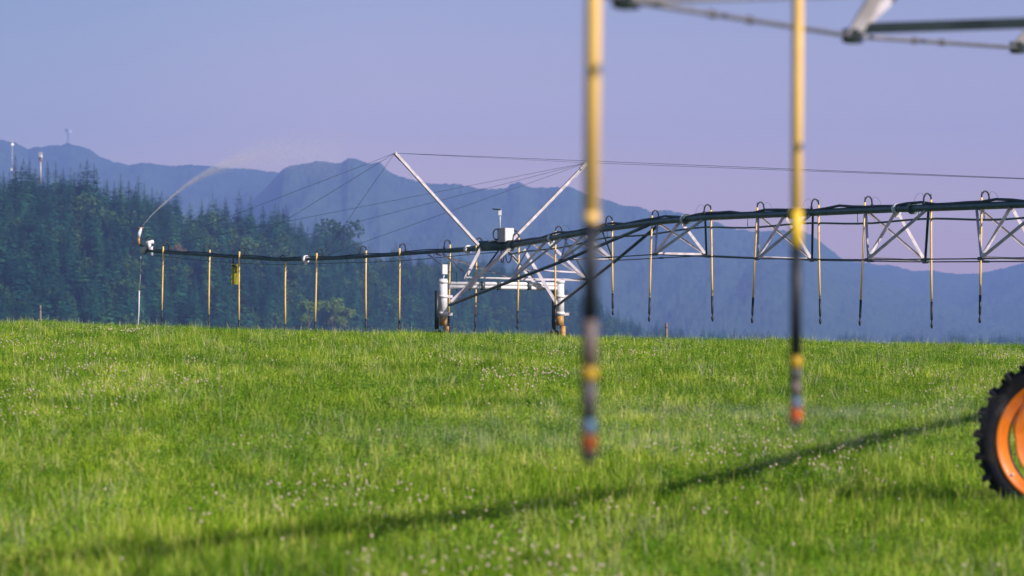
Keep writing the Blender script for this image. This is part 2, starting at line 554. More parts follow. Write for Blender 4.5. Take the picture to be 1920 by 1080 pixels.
cx_, cy_ = field_points(90000, 15, 63, 0.17, 3)
pat = fbm(cx_ * 0.45 + 11, cy_ * 0.16 + 4, 4, 33)
prob = np.clip((pat - 0.10) * 2.2, 0.012, 0.75) * np.interp(cy_, [15, 26, 50, 60], [.25, .4, .6, 1.0])
kk = (rng.random(len(cx_)) < prob * 0.65) & (cy_ < 58)
cx_, cy_ = cx_[kk], cy_[kk]
cz_ = ground(cx_, cy_) + rng.uniform(.14, .25, len(cx_))
fl = balls('clover_flowers', np.stack([cx_, cy_, cz_], -1), rng.uniform(.008, .015, len(cx_)), M['clover'])
tag(fl, 'small pale pink clover heads scattered in patches through the grass', 'clover', kind='stuff')


# ------------------------------------------------------------------ wheels
def wheel(parent, origin, c, axis, rad=0.70, width=0.29, name='wheel', detail=True):
    """tyre with lugs and an orange rim; axis points away from the side that is seen"""
    c = Vector(c); axis = Vector(axis).normalized()
    w = empty(name, c - Vector(origin)); w.parent = parent
    t = MB()
    h = width / 2; rb = rad - 0.045; ri = rad * 0.70
    prof = [(-h * .72, ri), (-h * .98, ri + .05), (-h, rad * .84), (-h * .93, rb - .03), (-h * .7, rb), (0, rb + .008), (h * .7, rb), (h * .93, rb - .03), (h, rad * .84), (h * .98, ri + .05), (h * .72, ri)]
    t.lathe(c, axis, prof, 96, closed=True)
    a = axis.cross(Vector((0, 0, 1))).normalized(); b = axis.cross(a)
    nl = 23
    for side in (-1, 1):
        for i in range(nl):
            t0 = 2 * math.pi * (i + (0.25 if side > 0 else -0.25)) / nl
            k = len(t.v)
            segs = 5
            for q in range(segs + 1):
                f = q / segs
                s = side * h * (1.0 - 0.98 * f)
                th = t0 + 0.05 * f
                r_base = rb - 0.045 if q == 0 else rb - 0.006
                r_top = rad - 0.022 if q == 0 else rad
                for (dr, dt) in ((r_base, -.030), (r_top, -.020), (r_top, .020), (r_base, .030)):
                    rr = dr; tt = th + dt
                    t.v.append(c + axis * s + a * (rr * math.cos(tt)) + b * (rr * math.sin(tt)))
            for q in range(segs):
                for e in range(3):
                    p = k + q * 4 + e
                    t.f.append((p, p + 1, p + 5, p + 4)); t.sm.append(False)
            t.f.append((k, k + 3, k + 2, k + 1)); t.sm.append(False)
            e = k + segs * 4
            t.f.append((e, e + 1, e + 2, e + 3)); t.sm.append(False)
    t.build('tyre', M['tyre'], w, c)
    r_ = MB()
    rl = rad * 0.725
    # outer lip, drop centre and far lip of the rim
    r_.lathe(c, axis, [(-h * .86, rl + .012), (-h * .95, rl), (-h * .90, rl - .022), (-h * .55, rl - .038), (-h * .35, rl - .075), (h * .35, rl - .075), (h * .55, rl - .038), (h * .9, rl - .022), (h * .95, rl), (h * .86, rl + .012), (h * .5, rl - .03), (-h * .5, rl - .03)], 96, closed=True)
    rim = r_.build('rim', M['rim'], w, c)
    d = MB()
    rd = rl - .082
    # disc: dished, scalloped edge leaving gaps to the rim between its four bolted ears
    n = 96; k0 = len(d.v); rings = []
    for (s, fr, sc) in ((-h * .30, 1.0, 1), (-h * .26, .92, .6), (h * .05, .70, 0), (h * .30, .50, 0), (h * .30, .12, 0)):
        ring = []
        for i in range(n):
            th = 2 * math.pi * i / n
            ear = max(0.0, math.cos(2 * (th - 0.87))) ** 0.6
            rr = rd * fr * (1 - sc * 0.13 * (1 - ear)) + (0.006 * ear if fr == 1.0 else 0)
            ring.append(len(d.v)); d.v.append(c + axis * s + a * (rr * math.cos(th)) + b * (rr * math.sin(th)))
        rings.append(ring)
    for r0, r1 in zip(rings, rings[1:]):
        for i in range(n):
            j = (i + 1) % n
            d.f.append((r0[i], r0[j], r1[j], r1[i])); d.sm.append(True)
    d.f.append(tuple(rings[-1])); d.sm.append(False)
    disc = d.build('disc', M['rim'], w, c)
    sol = disc.modifiers.new('plate', 'SOLIDIFY'); sol.thickness = 0.012
    hb = MB()
    hb.lathe(c, axis, [(-h * .1, 0.0), (-h * .1, .085), (h * .3, .10), (h * 1.2, .10), (h * 1.2, 0)], 24)
    for i in range(8):
        th = 2 * math.pi * i / 8
        p = c + a * (.17 * math.cos(th)) + b * (.17 * math.sin(th))
        hb.tube([p + axis * (h * .1), p + axis * (h * .32)], .014, 6)
    hb.build('hub', M['rim'], w, c)
    vs_ = MB()
    p = c + a * 0 + b * 0
    ang = math.pi * 0.78
    # valve stem on the rim's seen side, low on the left
    dirv = Vector((-0.80 * a.x / max(abs(a.x), 1e-6) * abs(a.x), -0.80 * a.y / max(abs(a.x), 1e-6) * abs(a.x), -0.56)).normalized() if abs(a.x) > .1 else Vector((0, 0, -1))
    p0 = c + dirv * (rl - .045) - axis * (h * .55)
    vs_.tube([p0, p0 - axis * .05 - dirv * .012], .011, 8)
    vs_.build('valve', M['white'], w, c)
    return w


# ------------------------------------------------------------------ drop hoses
def drop(label, group, attach, top, tip, black_at, hose_r, parent_mats=None, near=False, hook=0.28, loop=True):
    """attach: point on the pipe's top; top: where the tube starts under the hook; tip: nozzle end; black_at: z where the dark weight starts"""
    attach = Vector(attach); top = Vector(top); tip = Vector(tip)
    root = empty('drop_hose', tip, label, 'drop hose', group)
    hk = MB()
    up = Vector((0, 0, hook))
    mid = (attach + top) / 2
    ptsh = [attach, attach + up * .62]
    hz = max(attach.z, top.z) + hook
    for q in range(1, 8):
        th = math.pi * q / 8
        cx = mid - (top - attach) / 2 * math.cos(th)
        ptsh.append(Vector((cx.x, cx.y, hz - .16 + .16 * math.sin(th))))
    ptsh += [top + Vector((0, 0, .12)), top]
    hk.tube(ptsh, .021 if not near else hose_r * 1.1, 8)
    hk.tube([attach - Vector((0, 0, .02)), attach + up * .45], hose_r * 1.3, 8)
    hk.build('gooseneck', M['black'], root, tip)
    if loop:
        lp = MB()
        sd = (top - attach); sd = sd.normalized() if sd.length > .01 else Vector((1, 0, 0))
        cen = attach - sd * .16 + Vector((0, 0, .18))
        lp.tube([cen + sd * (.14 * math.cos(t)) + Vector((0, 0, .14 * math.sin(t))) for t in np.linspace(.2, 5.6, 16)], .0035, 5)
        lp.build('cable_loop', M['cable'], root, tip)
    ax = (top - tip)
    fb = (black_at - tip.z) / ax.z
    pb = tip + ax * fb
    # a hanging tube is never dead straight
    off = Vector((random.uniform(-1, 1), random.uniform(-1, 1), 0)) * (0.012 if not near else 0.006)
    hs = MB(); hs.tube([top, top.lerp(pb, .35) + off, top.lerp(pb, .7) + off * .6, pb], hose_r, 10)
    hs.build('hose', M['yellow'], root, tip)
    L = (pb - tip).length
    A = (tip - pb).normalized()
    if not near:
        w = MB(); w.tube([pb, pb + A * (L * .66), pb + A * (L * .70)], [hose_r * 1.25, hose_r * 1.25, hose_r * .8], 8)
        w.build('weight', M['black'], root, tip)
        nz = MB(); nz.tube([pb + A * (L * .69), pb + A * (L * .80), pb + A * (L * .82), pb + A * (L * .93), tip], [hose_r * .7, hose_r * .7, hose_r * 1.5, hose_r * 1.2, hose_r * .6], 8)
        nz.build('nozzle', M['black'], root, tip)
    else:
        px_m = F / tip.y

        def at(y):     # point on the hanging tube at height y of the photograph
            z = EYE + (HORIZON - y) / px_m
            return tip + ax * ((z - tip.z) / ax.z)
        for (nm, m, y0, y1, k0, k1) in near:
            seg = MB(); p0, p1 = at(y0), at(y1); d_ = (p1 - p0)
            if nm == 'deflector':
                seg.tube([p0, p0 + d_ * .25, p0 + d_ * .75, p1], [hose_r * k0 * .75, hose_r * k0, hose_r * k0, hose_r * k1], 14)
                for q in range(3):
                    o = Vector((math.cos(2.1 * q), math.sin(2.1 * q), 0)) * hose_r
                    seg.tube([p0 - d_ * .8 + o, p0 + d_ * .1 + o], .003, 6)
            else:
                seg.tube([p0, p0.lerp(p1, .5), p1 - d_ * .001], [hose_r * k0, hose_r * (k0 + k1) / 2, hose_r * k1], 14)
            seg.build(nm, M[m], root, tip)
    return root


# ------------------------------------------------------------------ near machine (its span crosses above the view, one wheel shows)
N0 = Vector((0.1, 8.4)); ND = Vector((0.346, 0.938)).normalized(); NL = Vector((-ND.y, ND.x))


def near_pt(da, perp, z):
    t = (da - 8.4) / ND.y
    p = N0 + ND * t + NL * perp
    return Vector((p.x, p.y, z))


near_origin = near_pt(25.1, 0, 0)
near = empty('irrigation_machine', near_origin, 'near irrigation span overhead with an orange wheel at the right edge', 'irrigation machine')


def near_pipe_z(da): return float(np.interp(da, [-6, 2, 9, 14.4, 20, 25.1, 60], [4.35, 4.55, 4.6, 4.42, 4.1, 3.72, 3.9]))


nb = MB(); nb.tube([near_pt(d, 0, near_pipe_z(d)) for d in list(np.arange(-6, 25, 1.0)) + [25.05]], .095, 18)
nb.build('water_pipe', M['galv'], near, near_origin)
nb = MB(); nb.tube([near_pt(d, 0, near_pipe_z(25)) + Vector((0, 0, .012 * (d - 25) - .00025 * (d - 25) ** 2)) for d in np.arange(25.06, 47, 1.5)], .095, 18)
nb.build('water_pipe', M['galv'], near, near_origin)
nb = MB(); nb.tube([near_pt(d, .03, near_pipe_z(d) + .17 + .02 * math.sin(d * 2)) for d in np.arange(-6, 25.2, .8)], .03, 10)
nb.build('cable', M['cable'], near, near_origin)
rod_z = [(-6, 2.70), (-2.3, 2.70), (1.4, 2.70), (4.8, 2.72), (8.0, 2.75), (11.28, 2.827), (14.4, 2.98), (18.0, 3.24), (21.2, 3.47), (24.6, 3.70)]
for sgn in (1, -1):
    nb = MB()
    for (d0, z0), (d1, z1) in zip(rod_z, rod_z[1:]):
        w0 = .8 if d0 < 22 else .25; w1 = .8 if d1 < 22 else .25
        p0 = near_pt(d0, w0 * sgn, z0); p1 = near_pt(d1, w1 * sgn, z1)
        nb.tube([p0, p1], .011, 8)
        if z1 > 2.8:
            for f in (.32, .48):
                q = p0.lerp(p1, f); nb.tube([q, q + (p1 - p0).normalized() * .05], .018, 8)
    nb.build('truss_rod', M['rod'], near, near_origin)
for (d, z) in rod_z[1:-1]:
    ap = near_pt(d, 0, near_pipe_z(d) - .08)
    for sgn in (1, -1):
        kp = near_pt(d, .8 * sgn, z)
        dd = (kp - ap).normalized(); n3 = (to_sun - dd * dd.dot(to_sun)).normalized(); lf = dd.cross(n3).normalized()
        if lf.x > 0: lf = -lf
        nb = MB(); nb.angle(ap, kp, .085, .007, legs=(lf, -n3)); nb.build('brace', M['galv'], near, near_origin)
        nb = MB(); nb.angle(near_pt(d + 1.6, 0, near_pipe_z(d + 1.6) - .08), kp, .05, .006); nb.build('brace', M['galv'], near, near_origin)
        nb = MB(); nb.box(kp, Vector((ND.x, ND.y, 0)) * .055, Vector((NL.x, NL.y, 0)) * .035, Vector((0, 0, .03))); nb.build('knuckle', M['galv_dark'], near, near_origin)
    nb = MB(); nb.angle(near_pt(d, .77, z + (.0 if d < 13 else .025)), near_pt(d, -.77, z + (.0 if d < 13 else .025)), .05, .006); nb.build('spreader', M['galv' if d < 13 else 'galv_dark'], near, near_origin)  # farther spreaders: shade on the face put in as darker steel
# tower
base_z = 0.78
bl = near_pt(25.1, 2.0, base_z); br = near_pt(25.1, -2.0, base_z)
nb = MB(); nb.bar(near_pt(25.25, 1.75, base_z + .05), near_pt(25.25, -1.75, base_z + .05), .12, .16); nb.build('base_beam', M['galv'], near, near_origin)
for sgn in (1, -1):
    for dd in (-.25, .35):
        nb = MB(); nb.angle(near_pt(25.1 + dd * .4, .12 * sgn, near_pipe_z(25) - .02), near_pt(25.3 + dd * .2, 1.55 * sgn, base_z + .15), .09, .008); nb.build('tower_leg', M['galv'], near, near_origin)
    gb = MB(); gb.box(near_pt(25.38, 1.95 * sgn, .74), Vector((ND.x, ND.y, 0)) * .10, Vector((NL.x, NL.y, 0)) * .13, Vector((0, 0, .15)))
    gb.tube([near_pt(25.38, 1.95 * sgn, .74), near_pt(25.38, 1.4 * sgn, .74)], .03, 8)
    gb.build('gearbox', M['galv_dark'], near, near_origin)
    cpos = near_pt(25.1, (1.955 if sgn > 0 else -2.06), 0); cpos.z = 0.715
    if sgn == -1: cpos.z = g1(cpos.x, cpos.y) + .70
    wheel(near, near_origin, cpos, Vector((ND.x, ND.y, 0)))

NG = 'near blurred drop hoses'
drop('nearest blurred yellow drop hose, thickest one, left of its neighbour', NG, near_pt(8.4, 0, near_pipe_z(8.4) + .09), (0.232, 8.4, 3.9), (0.200, 8.4, 1.294), 1.65 + (611 - 418) / 714, .0205, near=[('collar', 'yellow', 400, 419, 1.06, 1.06), ('weight', 'near_weight', 419, 600, 1.0, 1.0), ('lower_tube', 'taupe', 600, 688, 1.02, 1.02), ('band', 'yellow_band', 689, 712, 1.12, 1.12), ('regulator', 'grey', 713, 786, 1.0, .95), ('nozzle', 'blue', 787, 812, .9, 1.05), ('deflector', 'rust_red', 815, 846, 1.1, .95), ('end_weight', 'near_weight', 847, 868, 1.0, .8)])  # lower_tube is the lit stretch of the weight, light painted in
drop('thinner near blurred drop hose, left of the orange wheel', NG, near_pt(11.0, 0, near_pipe_z(11) + .09), (0.988, 11, 3.9), (0.974, 11, 1.297), 1.65 + (611 - 463) / 545, .0195, near=[('collar', 'bright_collar', 395, 463, 1.06, 1.06), ('weight', 'near_weight', 463.5, 667, 1.0, 1.0), ('band', 'yellow_band', 668, 689, 1.15, 1.15), ('regulator', 'grey', 690, 714, 1.0, .95), ('lower_tube', 'taupe', 714.5, 744, 1.0, 1.0), ('nozzle', 'blue', 745, 766, .9, 1.0), ('deflector', 'orange_red', 768, 790, 1.28, 1.0), ('end_weight', 'near_weight', 791, 803, 1.0, .8)])  # lower_tube here is the regulator's lit lower half, painted paler

# ------------------------------------------------------------------ far machine
T0 = Vector((-0.34, 103.4)); SD = Vector((0.384, -0.923)).normalized(); SP = Vector((SD.y, -SD.x))   # SP points left in the view
SP = Vector((-0.923, -0.384)).normalized()
GZ = 0.15


def s_of_px(px):
    k = (px - 960) / F
    return (k * T0.y - T0.x) / (SD.x - SD.y * k)


BD = Vector((-0.633, 0.775)).normalized()


def b_of_px(px):
    k = (px - 960) / F
    return (k * T0.y - T0.x) / (BD.x - BD.y * k)


def z_of(py, d): return EYE + (HORIZON - py) / F * d


pipe_px = [(945, 462), (1000, 453), (1060, 442), (1140, 428), (1240, 415), (1330, 407), (1420, 403), (1500, 400), (1600, 395), (1700, 391), (1800, 387.5), (1920, 383), (2100, 376)]
_ps = [s_of_px(p) for p, _ in pipe_px]
_pz = [z_of(y, T0.y + SD.y * s) for s, (_, y) in zip(_ps, pipe_px)]
boom_px = [(925, 464), (880, 467), (800, 473), (700, 480), (620, 484.5), (530, 487), (440, 481.5), (350, 475.5), (275, 470)]
_bs = [b_of_px(p) for p, _ in boom_px]
_bz = [z_of(y, T0.y + BD.y * s) for s, (_, y) in zip(_bs, boom_px)]


def far_pt(s, perp=0.0, z=None, dz=0.0):
    p = T0 + SD * s + SP * perp
    if z is None: z = float(np.interp(s, _ps, _pz))
    return Vector((p.x, p.y, z + dz))


BPV = Vector((BD.y, -BD.x)) * -1.0    # towards the left-near side of the boom


def boom_pt(s, perp=0.0, z=None, dz=0.0):
    p = T0 + BD * s + BPV * perp
    if z is None: z = float(np.interp(s, _bs, _bz))
    return Vector((p.x, p.y, z + dz))


fo = Vector((T0.x, T0.y, GZ))
far = empty('irrigation_machine', fo, 'long sharp irrigation machine with its cable-stayed tower on the crest', 'irrigation machine')


def part(mb, name, m, parent=None): return mb.build(name, m, parent or far, fo)


S_END = 42.0
ss = np.arange(-0.2, S_END, .7)
p_ = MB(); p_.tube([far_pt(s) for s in ss], .092, 14)
for s in np.arange(1.0, S_END, 6.4):
    p_.tube([far_pt(s - .04), far_pt(s + .04)], .15, 14)
part(p_, 'water_pipe', M['pipe'])
p_ = MB(); p_.tube([far_pt(s, .04, dz=.10 + .03 * math.sin(s * 1.7) + .02 * math.sin(s * 3.1)) for s in ss], .035, 8)
part(p_, 'cable_bundle', M['cable'])
p_ = MB(); p_.tube([far_pt(s, -.05, dz=-.30 + .035 * math.sin(s * .98)) for s in np.arange(.5, S_END, .8)], .026, 8)
for s in np.arange(2, S_END, 3.1):
    p_.tube([far_pt(s, -.05, dz=-.08), far_pt(s, -.05, dz=-.30)], .01, 6)
part(p_, 'hose_line', M['pipe'])
bs = np.arange(.2, max(_bs), .6)
p_ = MB(); p_.tube([boom_pt(s) for s in bs] + [boom_pt(max(_bs))], [.085 if s < 3 else .06 for s in bs] + [.055], 14)
part(p_, 'boom_pipe', M['pipe'])
p_ = MB(); p_.tube([boom_pt(s, .03, dz=.07 + .02 * math.sin(s * 1.9)) for s in bs], .018, 8)
part(p_, 'cable_bundle', M['cable'])
p_ = MB(); p_.tube([boom_pt(s, -.03, dz=-.19 + .03 * math.cos(s * .6)) for s in bs], .012, 8)
for s in np.arange(1.2, max(_bs), 2.4):
    p_.tube([boom_pt(s, -.03, dz=-.06), boom_pt(s, -.03, dz=-.20)], .012, 6)
part(p_, 'hose_line', M['pipe'])
# bright pipe clamps on the boom and the span
for (px, boom) in ((573, True), (877, True), (1034, False), (1284, False), (1682, False)):
    s = b_of_px(px) if boom else s_of_px(px)
    fp = boom_pt if boom else far_pt
    c_ = MB(); c_.tube([fp(s - .06), fp(s + .06)], .135, 14)
    c_.box(fp(s, 0, dz=-.15), Vector((.05, 0, 0)), Vector((0, .05, 0)), Vector((0, 0, .06)))
    part(c_, 'pipe_clamp', M['white'])

# long poles from the base ends up to the pipe
BASE_Y = 572
S_POLE = 11.4


def base_end(px, py=BASE_Y):
    k = (px - 960) / F
    # base beam runs along SP through the tower
    q = (k * T0.y - T0.x) / (SP.x - SP.y * k)
    p = T0 + SP * q
    return q, Vector((p.x, p.y, z_of(py, p.y)))


qL, BL = base_end(842); qR, BR = base_end(1046)
pole_top = {1: far_pt(S_POLE, .10, dz=-.08), -1: far_pt(S_POLE + .3, -.10, dz=-.08)}
poles = {1: (BL, pole_top[1]), -1: (BR, pole_top[-1])}
for sg in (1, -1):
    b0, b1 = poles[sg]
    p_ = MB(); p_.tube([b0, b0.lerp(b1, .6) - Vector((0, 0, .05)), b1], .048, 10); part(p_, 'support_pole', M['galv_dark'])


def brace(p0, p1, w, m, nm='brace', t=.007, flip=1):
    b_ = MB(); b_.angle(p0, p1, w, t, flip=flip); return part(b_, nm, m)


# truss triangles: (pixel of the middle, left knot, right knot)
trusses = []
for fr, s in ((.33, 3.75), (.585, 6.63)):
    L = poles[1][0].lerp(poles[1][1], fr); Rr = poles[-1][0].lerp(poles[-1][1], fr)
    trusses.append((s, L, Rr))
prev = {1: trusses[-1][1], -1: trusses[-1][2]}
for (s, yl, yr, w) in ((13.4, 477, 479, .82), (19.8, 485, 488, .82), (25.8, 487, 491, .82), (31.2, 485, 490, .82), (36.6, 480, 486, .82), (41.0, 470, 476, .82)):
    pl = far_pt(s, w, 0); pr = far_pt(s, -w, 0)
    pl.z = z_of(yl, pl.y); pr.z = z_of(yr, pr.y)
    trusses.append((s, pl, pr))
for i, (s, L, Rr) in enumerate(trusses):
    first = i < 2
    ds = 1.25 if first else 1.5
    for sg, kn in ((1, L), (-1, Rr)):
        brace(far_pt(s, .03 * sg, dz=-.08), kn, .085, M['galv'], flip=sg)
        brace(far_pt(s - ds, .05 * sg, dz=-.08), kn, .06, M['galv'], flip=-sg)
        if s + ds < S_END:
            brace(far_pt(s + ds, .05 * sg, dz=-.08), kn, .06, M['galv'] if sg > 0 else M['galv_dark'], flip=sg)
        k_ = MB(); k_.box(kn, Vector((SD.x, SD.y, 0)) * .10, Vector((SP.x, SP.y, 0)) * .035, Vector((0, 0, .04))); part(k_, 'knuckle', M['galv_dark'])
    sp_ = MB(); sp_.angle(L + Vector((0, 0, .02)), Rr + Vector((0, 0, .02)), .065, .007); part(sp_, 'spreader', M['galv'])
for sg, idx in ((1, 1), (-1, 2)):
    for a_, b_ in zip(trusses[1:], trusses[2:]):
        r_ = MB(); r_.tube([a_[idx], b_[idx]], .016, 8)
        q = a_[idx].lerp(b_[idx], .5); d_ = (b_[idx] - a_[idx]).normalized()
        r_.tube([q, q + d_ * .35], .028, 8)
        part(r_, 'truss_rod', M['galv_dark'])

# second spreader half way up the first triangle
a_, L, Rr = trusses[0]
ap = far_pt(a_, 0, dz=-.08)
sp_ = MB(); sp_.angle(ap.lerp(L, .72), ap.lerp(Rr, .80), .05, .006); part(sp_, 'spreader', M['galv'])

# base: two heavy pipes and a lighter one above
for (x0, x1, y0, y1, r_, m) in ((845, 1052, 531.5, 533, .058, 'galv'), (843, 1052, 538, 540.5, .062, 'galv'), (872, 1087, 520.5, 525.5, .034, 'galv')):
    _, pa = base_end(x0, y0); _, pb = base_end(x1, y1)
    b_ = MB(); b_.tube([pa, pb], r_, 12)
    part(b_, 'base_beam', M['white'])
for xx in (905, 935, 992):
    _, pa = base_end(xx, 531); _, pb = base_end(xx, 541)
    b_ = MB(); b_.tube([pa + Vector((0, -.02, .05)), pb + Vector((0, -.02, -.05))], .085, 10); part(b_, 'beam_clamp', M['galv_dark'])

# legs: an A frame of four angle legs
apex = far_pt(0)
_, la = base_end(876, 524); _, lb = base_end(845, 568); _, ra = base_end(1020, 545); _, rb_ = base_end(1043, 570)
nv = Vector((SD.x, SD.y, 0))
for (p0, p1, w) in ((apex + Vector((-.55, -.15, -.02)) - nv * .25, la - nv * .2, .11), (apex + Vector((.25, 0, .02)) + nv * .3, lb + nv * .05, .13),
                    (apex + Vector((.25, 0, -.05)) - nv * .2, ra - nv * .25, .10), (apex + Vector((.62, 0, -.08)) + nv * .25, rb_ + nv * .05, .12)):
    l_ = MB(); l_.angle(p0, p1, w, .012, flip=1 if p1.x < apex.x else -1); part(l_, 'tower_leg', M['galv'])
for (p0, p1) in ((apex + Vector((-.1, 0, -.1)), base_end(880, 545)[1]), (apex + Vector((.1, 0, -.1)), base_end(1000, 520)[1])):
    l_ = MB(); l_.angle(p0 + nv * .1, p1, .055, .008); part(l_, 'tower_leg', M['galv_dark'])
# braces from the boom down to the base
for (bp, e) in ((803, base_end(829, 497)[1]), (816, base_end(957, 521)[1]), (830, base_end(880, 520)[1])):
    brace(boom_pt(b_of_px(bp), 0, dz=-.07), e, .05, M['galv'])

# steering posts, their ochre lower tubes and wheels
for (px, small) in ((831, True), (1050, False)):
    q, top = base_end(px, 524)
    post = MB(); post.tube([top + Vector((0, 0, .02)), base_end(px, 592)[1]], .135, 18)
    for yy in (526, 553, 585):
        pc = base_end(px, yy)[1]; post.tube([pc, pc - Vector((0, 0, .09))], .155, 18)
    po = part(post, 'steering_post', M['white'])
    for yy in (553, 586):
        pc = base_end(px, yy)[1]
        lg = MB(); lg.box(pc + Vector((SP.x, SP.y, 0)) * -.22 - Vector((0, 0, .05)), Vector((SP.x, SP.y, 0)) * .09, nv * .04, Vector((0, 0, .045))); part(lg, 'lug', M['galv'], po)
    lo = MB(); lo.tube([base_end(px, 592.5)[1], base_end(px, 611)[1]], .125, 18); part(lo, 'lower_tube', M['tan'], po)
    off = Vector((SP.x, SP.y, 0)) * -.10
    lo = MB(); lo.tube([base_end(px, 611.5)[1] + off, Vector((base_end(px, 611)[1].x, base_end(px, 611)[1].y, GZ + .75)) + off], .09, 16); part(lo, 'axle_tube', M['tan'], po)
    lo = MB(); lo.tube([base_end(px, 545)[1] + Vector((SP.x, SP.y, 0)) * .24 + nv * .05, base_end(px, 618)[1] + Vector((SP.x, SP.y, 0)) * .24 + nv * .05], .07, 12)
    part(lo, 'drive_shaft', M['cable'], po)
    c = base_end(px, 611)[1]; c = Vector((c.x, c.y, GZ + .66)) - nv * .28
    wheel(far, fo, c, Vector((-SD.x, -SD.y, 0)))
    if small:
        bx = base_end(px + 2, 505)[1]
        sb = MB(); sb.box(bx, Vector((SP.x, SP.y, 0)) * .085, nv * .07, Vector((0, 0, .155)))
        sb.tube([bx - Vector((0, 0, .155)), top], .02, 8)
        part(sb, 'switch_box', M['white'])
        cb_ = MB(); c0 = base_end(850, 522)[1]
        cb_.tube([bx - Vector((0, 0, .1)), bx + Vector((.25, 0, -.08)), c0 + Vector((.1, -.05, .2)), base_end(856, 545)[1]], .012, 6); part(cb_, 'cable', M['cable'])

# masts and guy wires
tipL = P(740, 287, T0.y + SP.y * 3.17); tipR = P(1100, 305, T0.y - SP.y * 3.0)
for tip, foot in ((tipL, apex + Vector((-.75, -.1, .03))), (tipR, apex + Vector((.22, .1, .12)))):
    m_ = MB(); m_.angle(foot, tip, .115, .014, up=nv); m_.bar(tip - (tip - foot).normalized() * .3, tip, .09, .09); part(m_, 'mast', M['galv'])
for tip in (tipL, tipR):
    for px in (272, 430, 604):
        w_ = MB(); w_.tube([tip, boom_pt(b_of_px(px), 0, dz=.06)], .006, 6); part(w_, 'guy_wire', M['wire'])
    w_ = MB(); w_.tube([tip, far_pt(40.5, 0, dz=.1)], .0065, 6); part(w_, 'guy_wire', M['wire'])
w_ = MB(); w_.tube([tipL, tipR], .006, 6); part(w_, 'guy_wire', M['wire'])

# control box with its antenna and cable loops
cb = far_pt(.35, 0, dz=.36)
cdir = Vector((.82, -.57, 0)).normalized(); cper = Vector((cdir.y, -cdir.x, 0))
k_ = MB(); k_.box(cb, Vector((.76, .65, 0)).normalized() * .19, Vector((-.65, .76, 0)).normalized() * .19, Vector((0, 0, .225)))
box = part(k_, 'control_box', M['boxgrey'])
k_ = MB(); k_.box(cb + Vector((.65, -.76, 0)).normalized() * .196, Vector((.76, .65, 0)).normalized() * .175, Vector((.65, -.76, 0)).normalized() * .005, Vector((0, 0, .205)))
part(k_, 'box_door', M['white'], box)
k_ = MB(); k_.bar(far_pt(.35, 0, dz=.08), far_pt(.35, 0, dz=.135), .2, .2); part(k_, 'bracket', M['cable'], box)
k_ = MB(); k_.tube([cb + Vector((-.18, .05, .22)), cb + Vector((-.18, .05, .75))], .018, 8); k_.box(cb + Vector((-.18, .05, .72)), Vector((.05, 0, 0)), Vector((0, .05, 0)), Vector((0, 0, .085))); part(k_, 'antenna_post', M['white'])
k_ = MB(); k_.bar(cb + Vector((-.42, .05, .84)), cb + Vector((-.16, .05, .815)), .12, .04); part(k_, 'antenna', M['cable'])
for (dx, dz0) in ((-.30, .02), (.30, -.03)):
    k_ = MB(); cc = cb + Vector((dx, 0, dz0)); k_.tube([cc + Vector((.10 * math.cos(t), 0, .17 * math.sin(t))) for t in np.linspace(.6, 5.9, 16)], .022, 8); part(k_, 'cable', M['cable'])
for (dx, w) in ((-.12, .05), (.08, .09)):
    k_ = MB(); cc = apex + Vector((.15 + dx, -.25, -.30)); k_.tube([cc + Vector((w * math.cos(t), 0, .22 * math.sin(t))) for t in np.linspace(1.8, 7.5, 18)], .02, 8); part(k_, 'cable', M['cable'])
k_ = MB(); k_.tube([apex + Vector((-.7, .2, .02)), apex + Vector((-.2, 0, .03)), apex + Vector((.4, -.1, .02))], .17, 14); part(k_, 'pivot_joint', M['pipe'])
k_ = MB(); k_.box(apex + Vector((-.2, -.1, .20)), Vector((.22, -.03, .03)), Vector((0, .08, 0)), Vector((0, 0, .018))); part(k_, 'joint_plate', M['white'])

# end gun
be = boom_pt(max(_bs))
k_ = MB(); k_.tube([be, P(282, 462, be.y), P(262, 459, be.y)], .06, 10); part(k_, 'elbow_pipe', M['pipe'])
gun = MB(); gun.tube([P(260, 461, be.y), P(260, 445, be.y)], .045, 10)
go_ = part(gun, 'end_gun', M['tan'])
k_ = MB(); k_.tube([P(260, 446, be.y), P(261, 437, be.y), P(265, 427, be.y)], [.05, .07, .035], 10); part(k_, 'barrel', M['white'], go_)
k_ = MB(); k_.tube([P(257, 428, be.y), P(269, 427, be.y)], .035, 8); part(k_, 'drive_arm', M['wood'], go_)
k_ = MB(); k_.tube([P(280, 468, be.y), P(279, 452, be.y)], .075, 14); k_.tube([P(273, 456, be.y), P(288, 453, be.y)], .07, 10); part(k_, 'valve', M['white'])
k_ = MB(); cc = P(280, 450, be.y); k_.tube([cc + Vector((.15 * math.cos(t), 0, .13 * math.sin(t))) for t in np.linspace(0, math.pi, 10)], .02, 6); part(k_, 'cable', M['cable'])
k_ = MB(); k_.tube([P(284, 462, be.y), P(284, 479, be.y)], .06, 10); part(k_, 'drain', M['white'])
k_ = MB(); k_.box(P(269, 470, be.y), Vector((.11, 0, .05)), Vector((0, .05, 0)), Vector((-.04, 0, .13))); part(k_, 'bracket', M['galv_dark'])

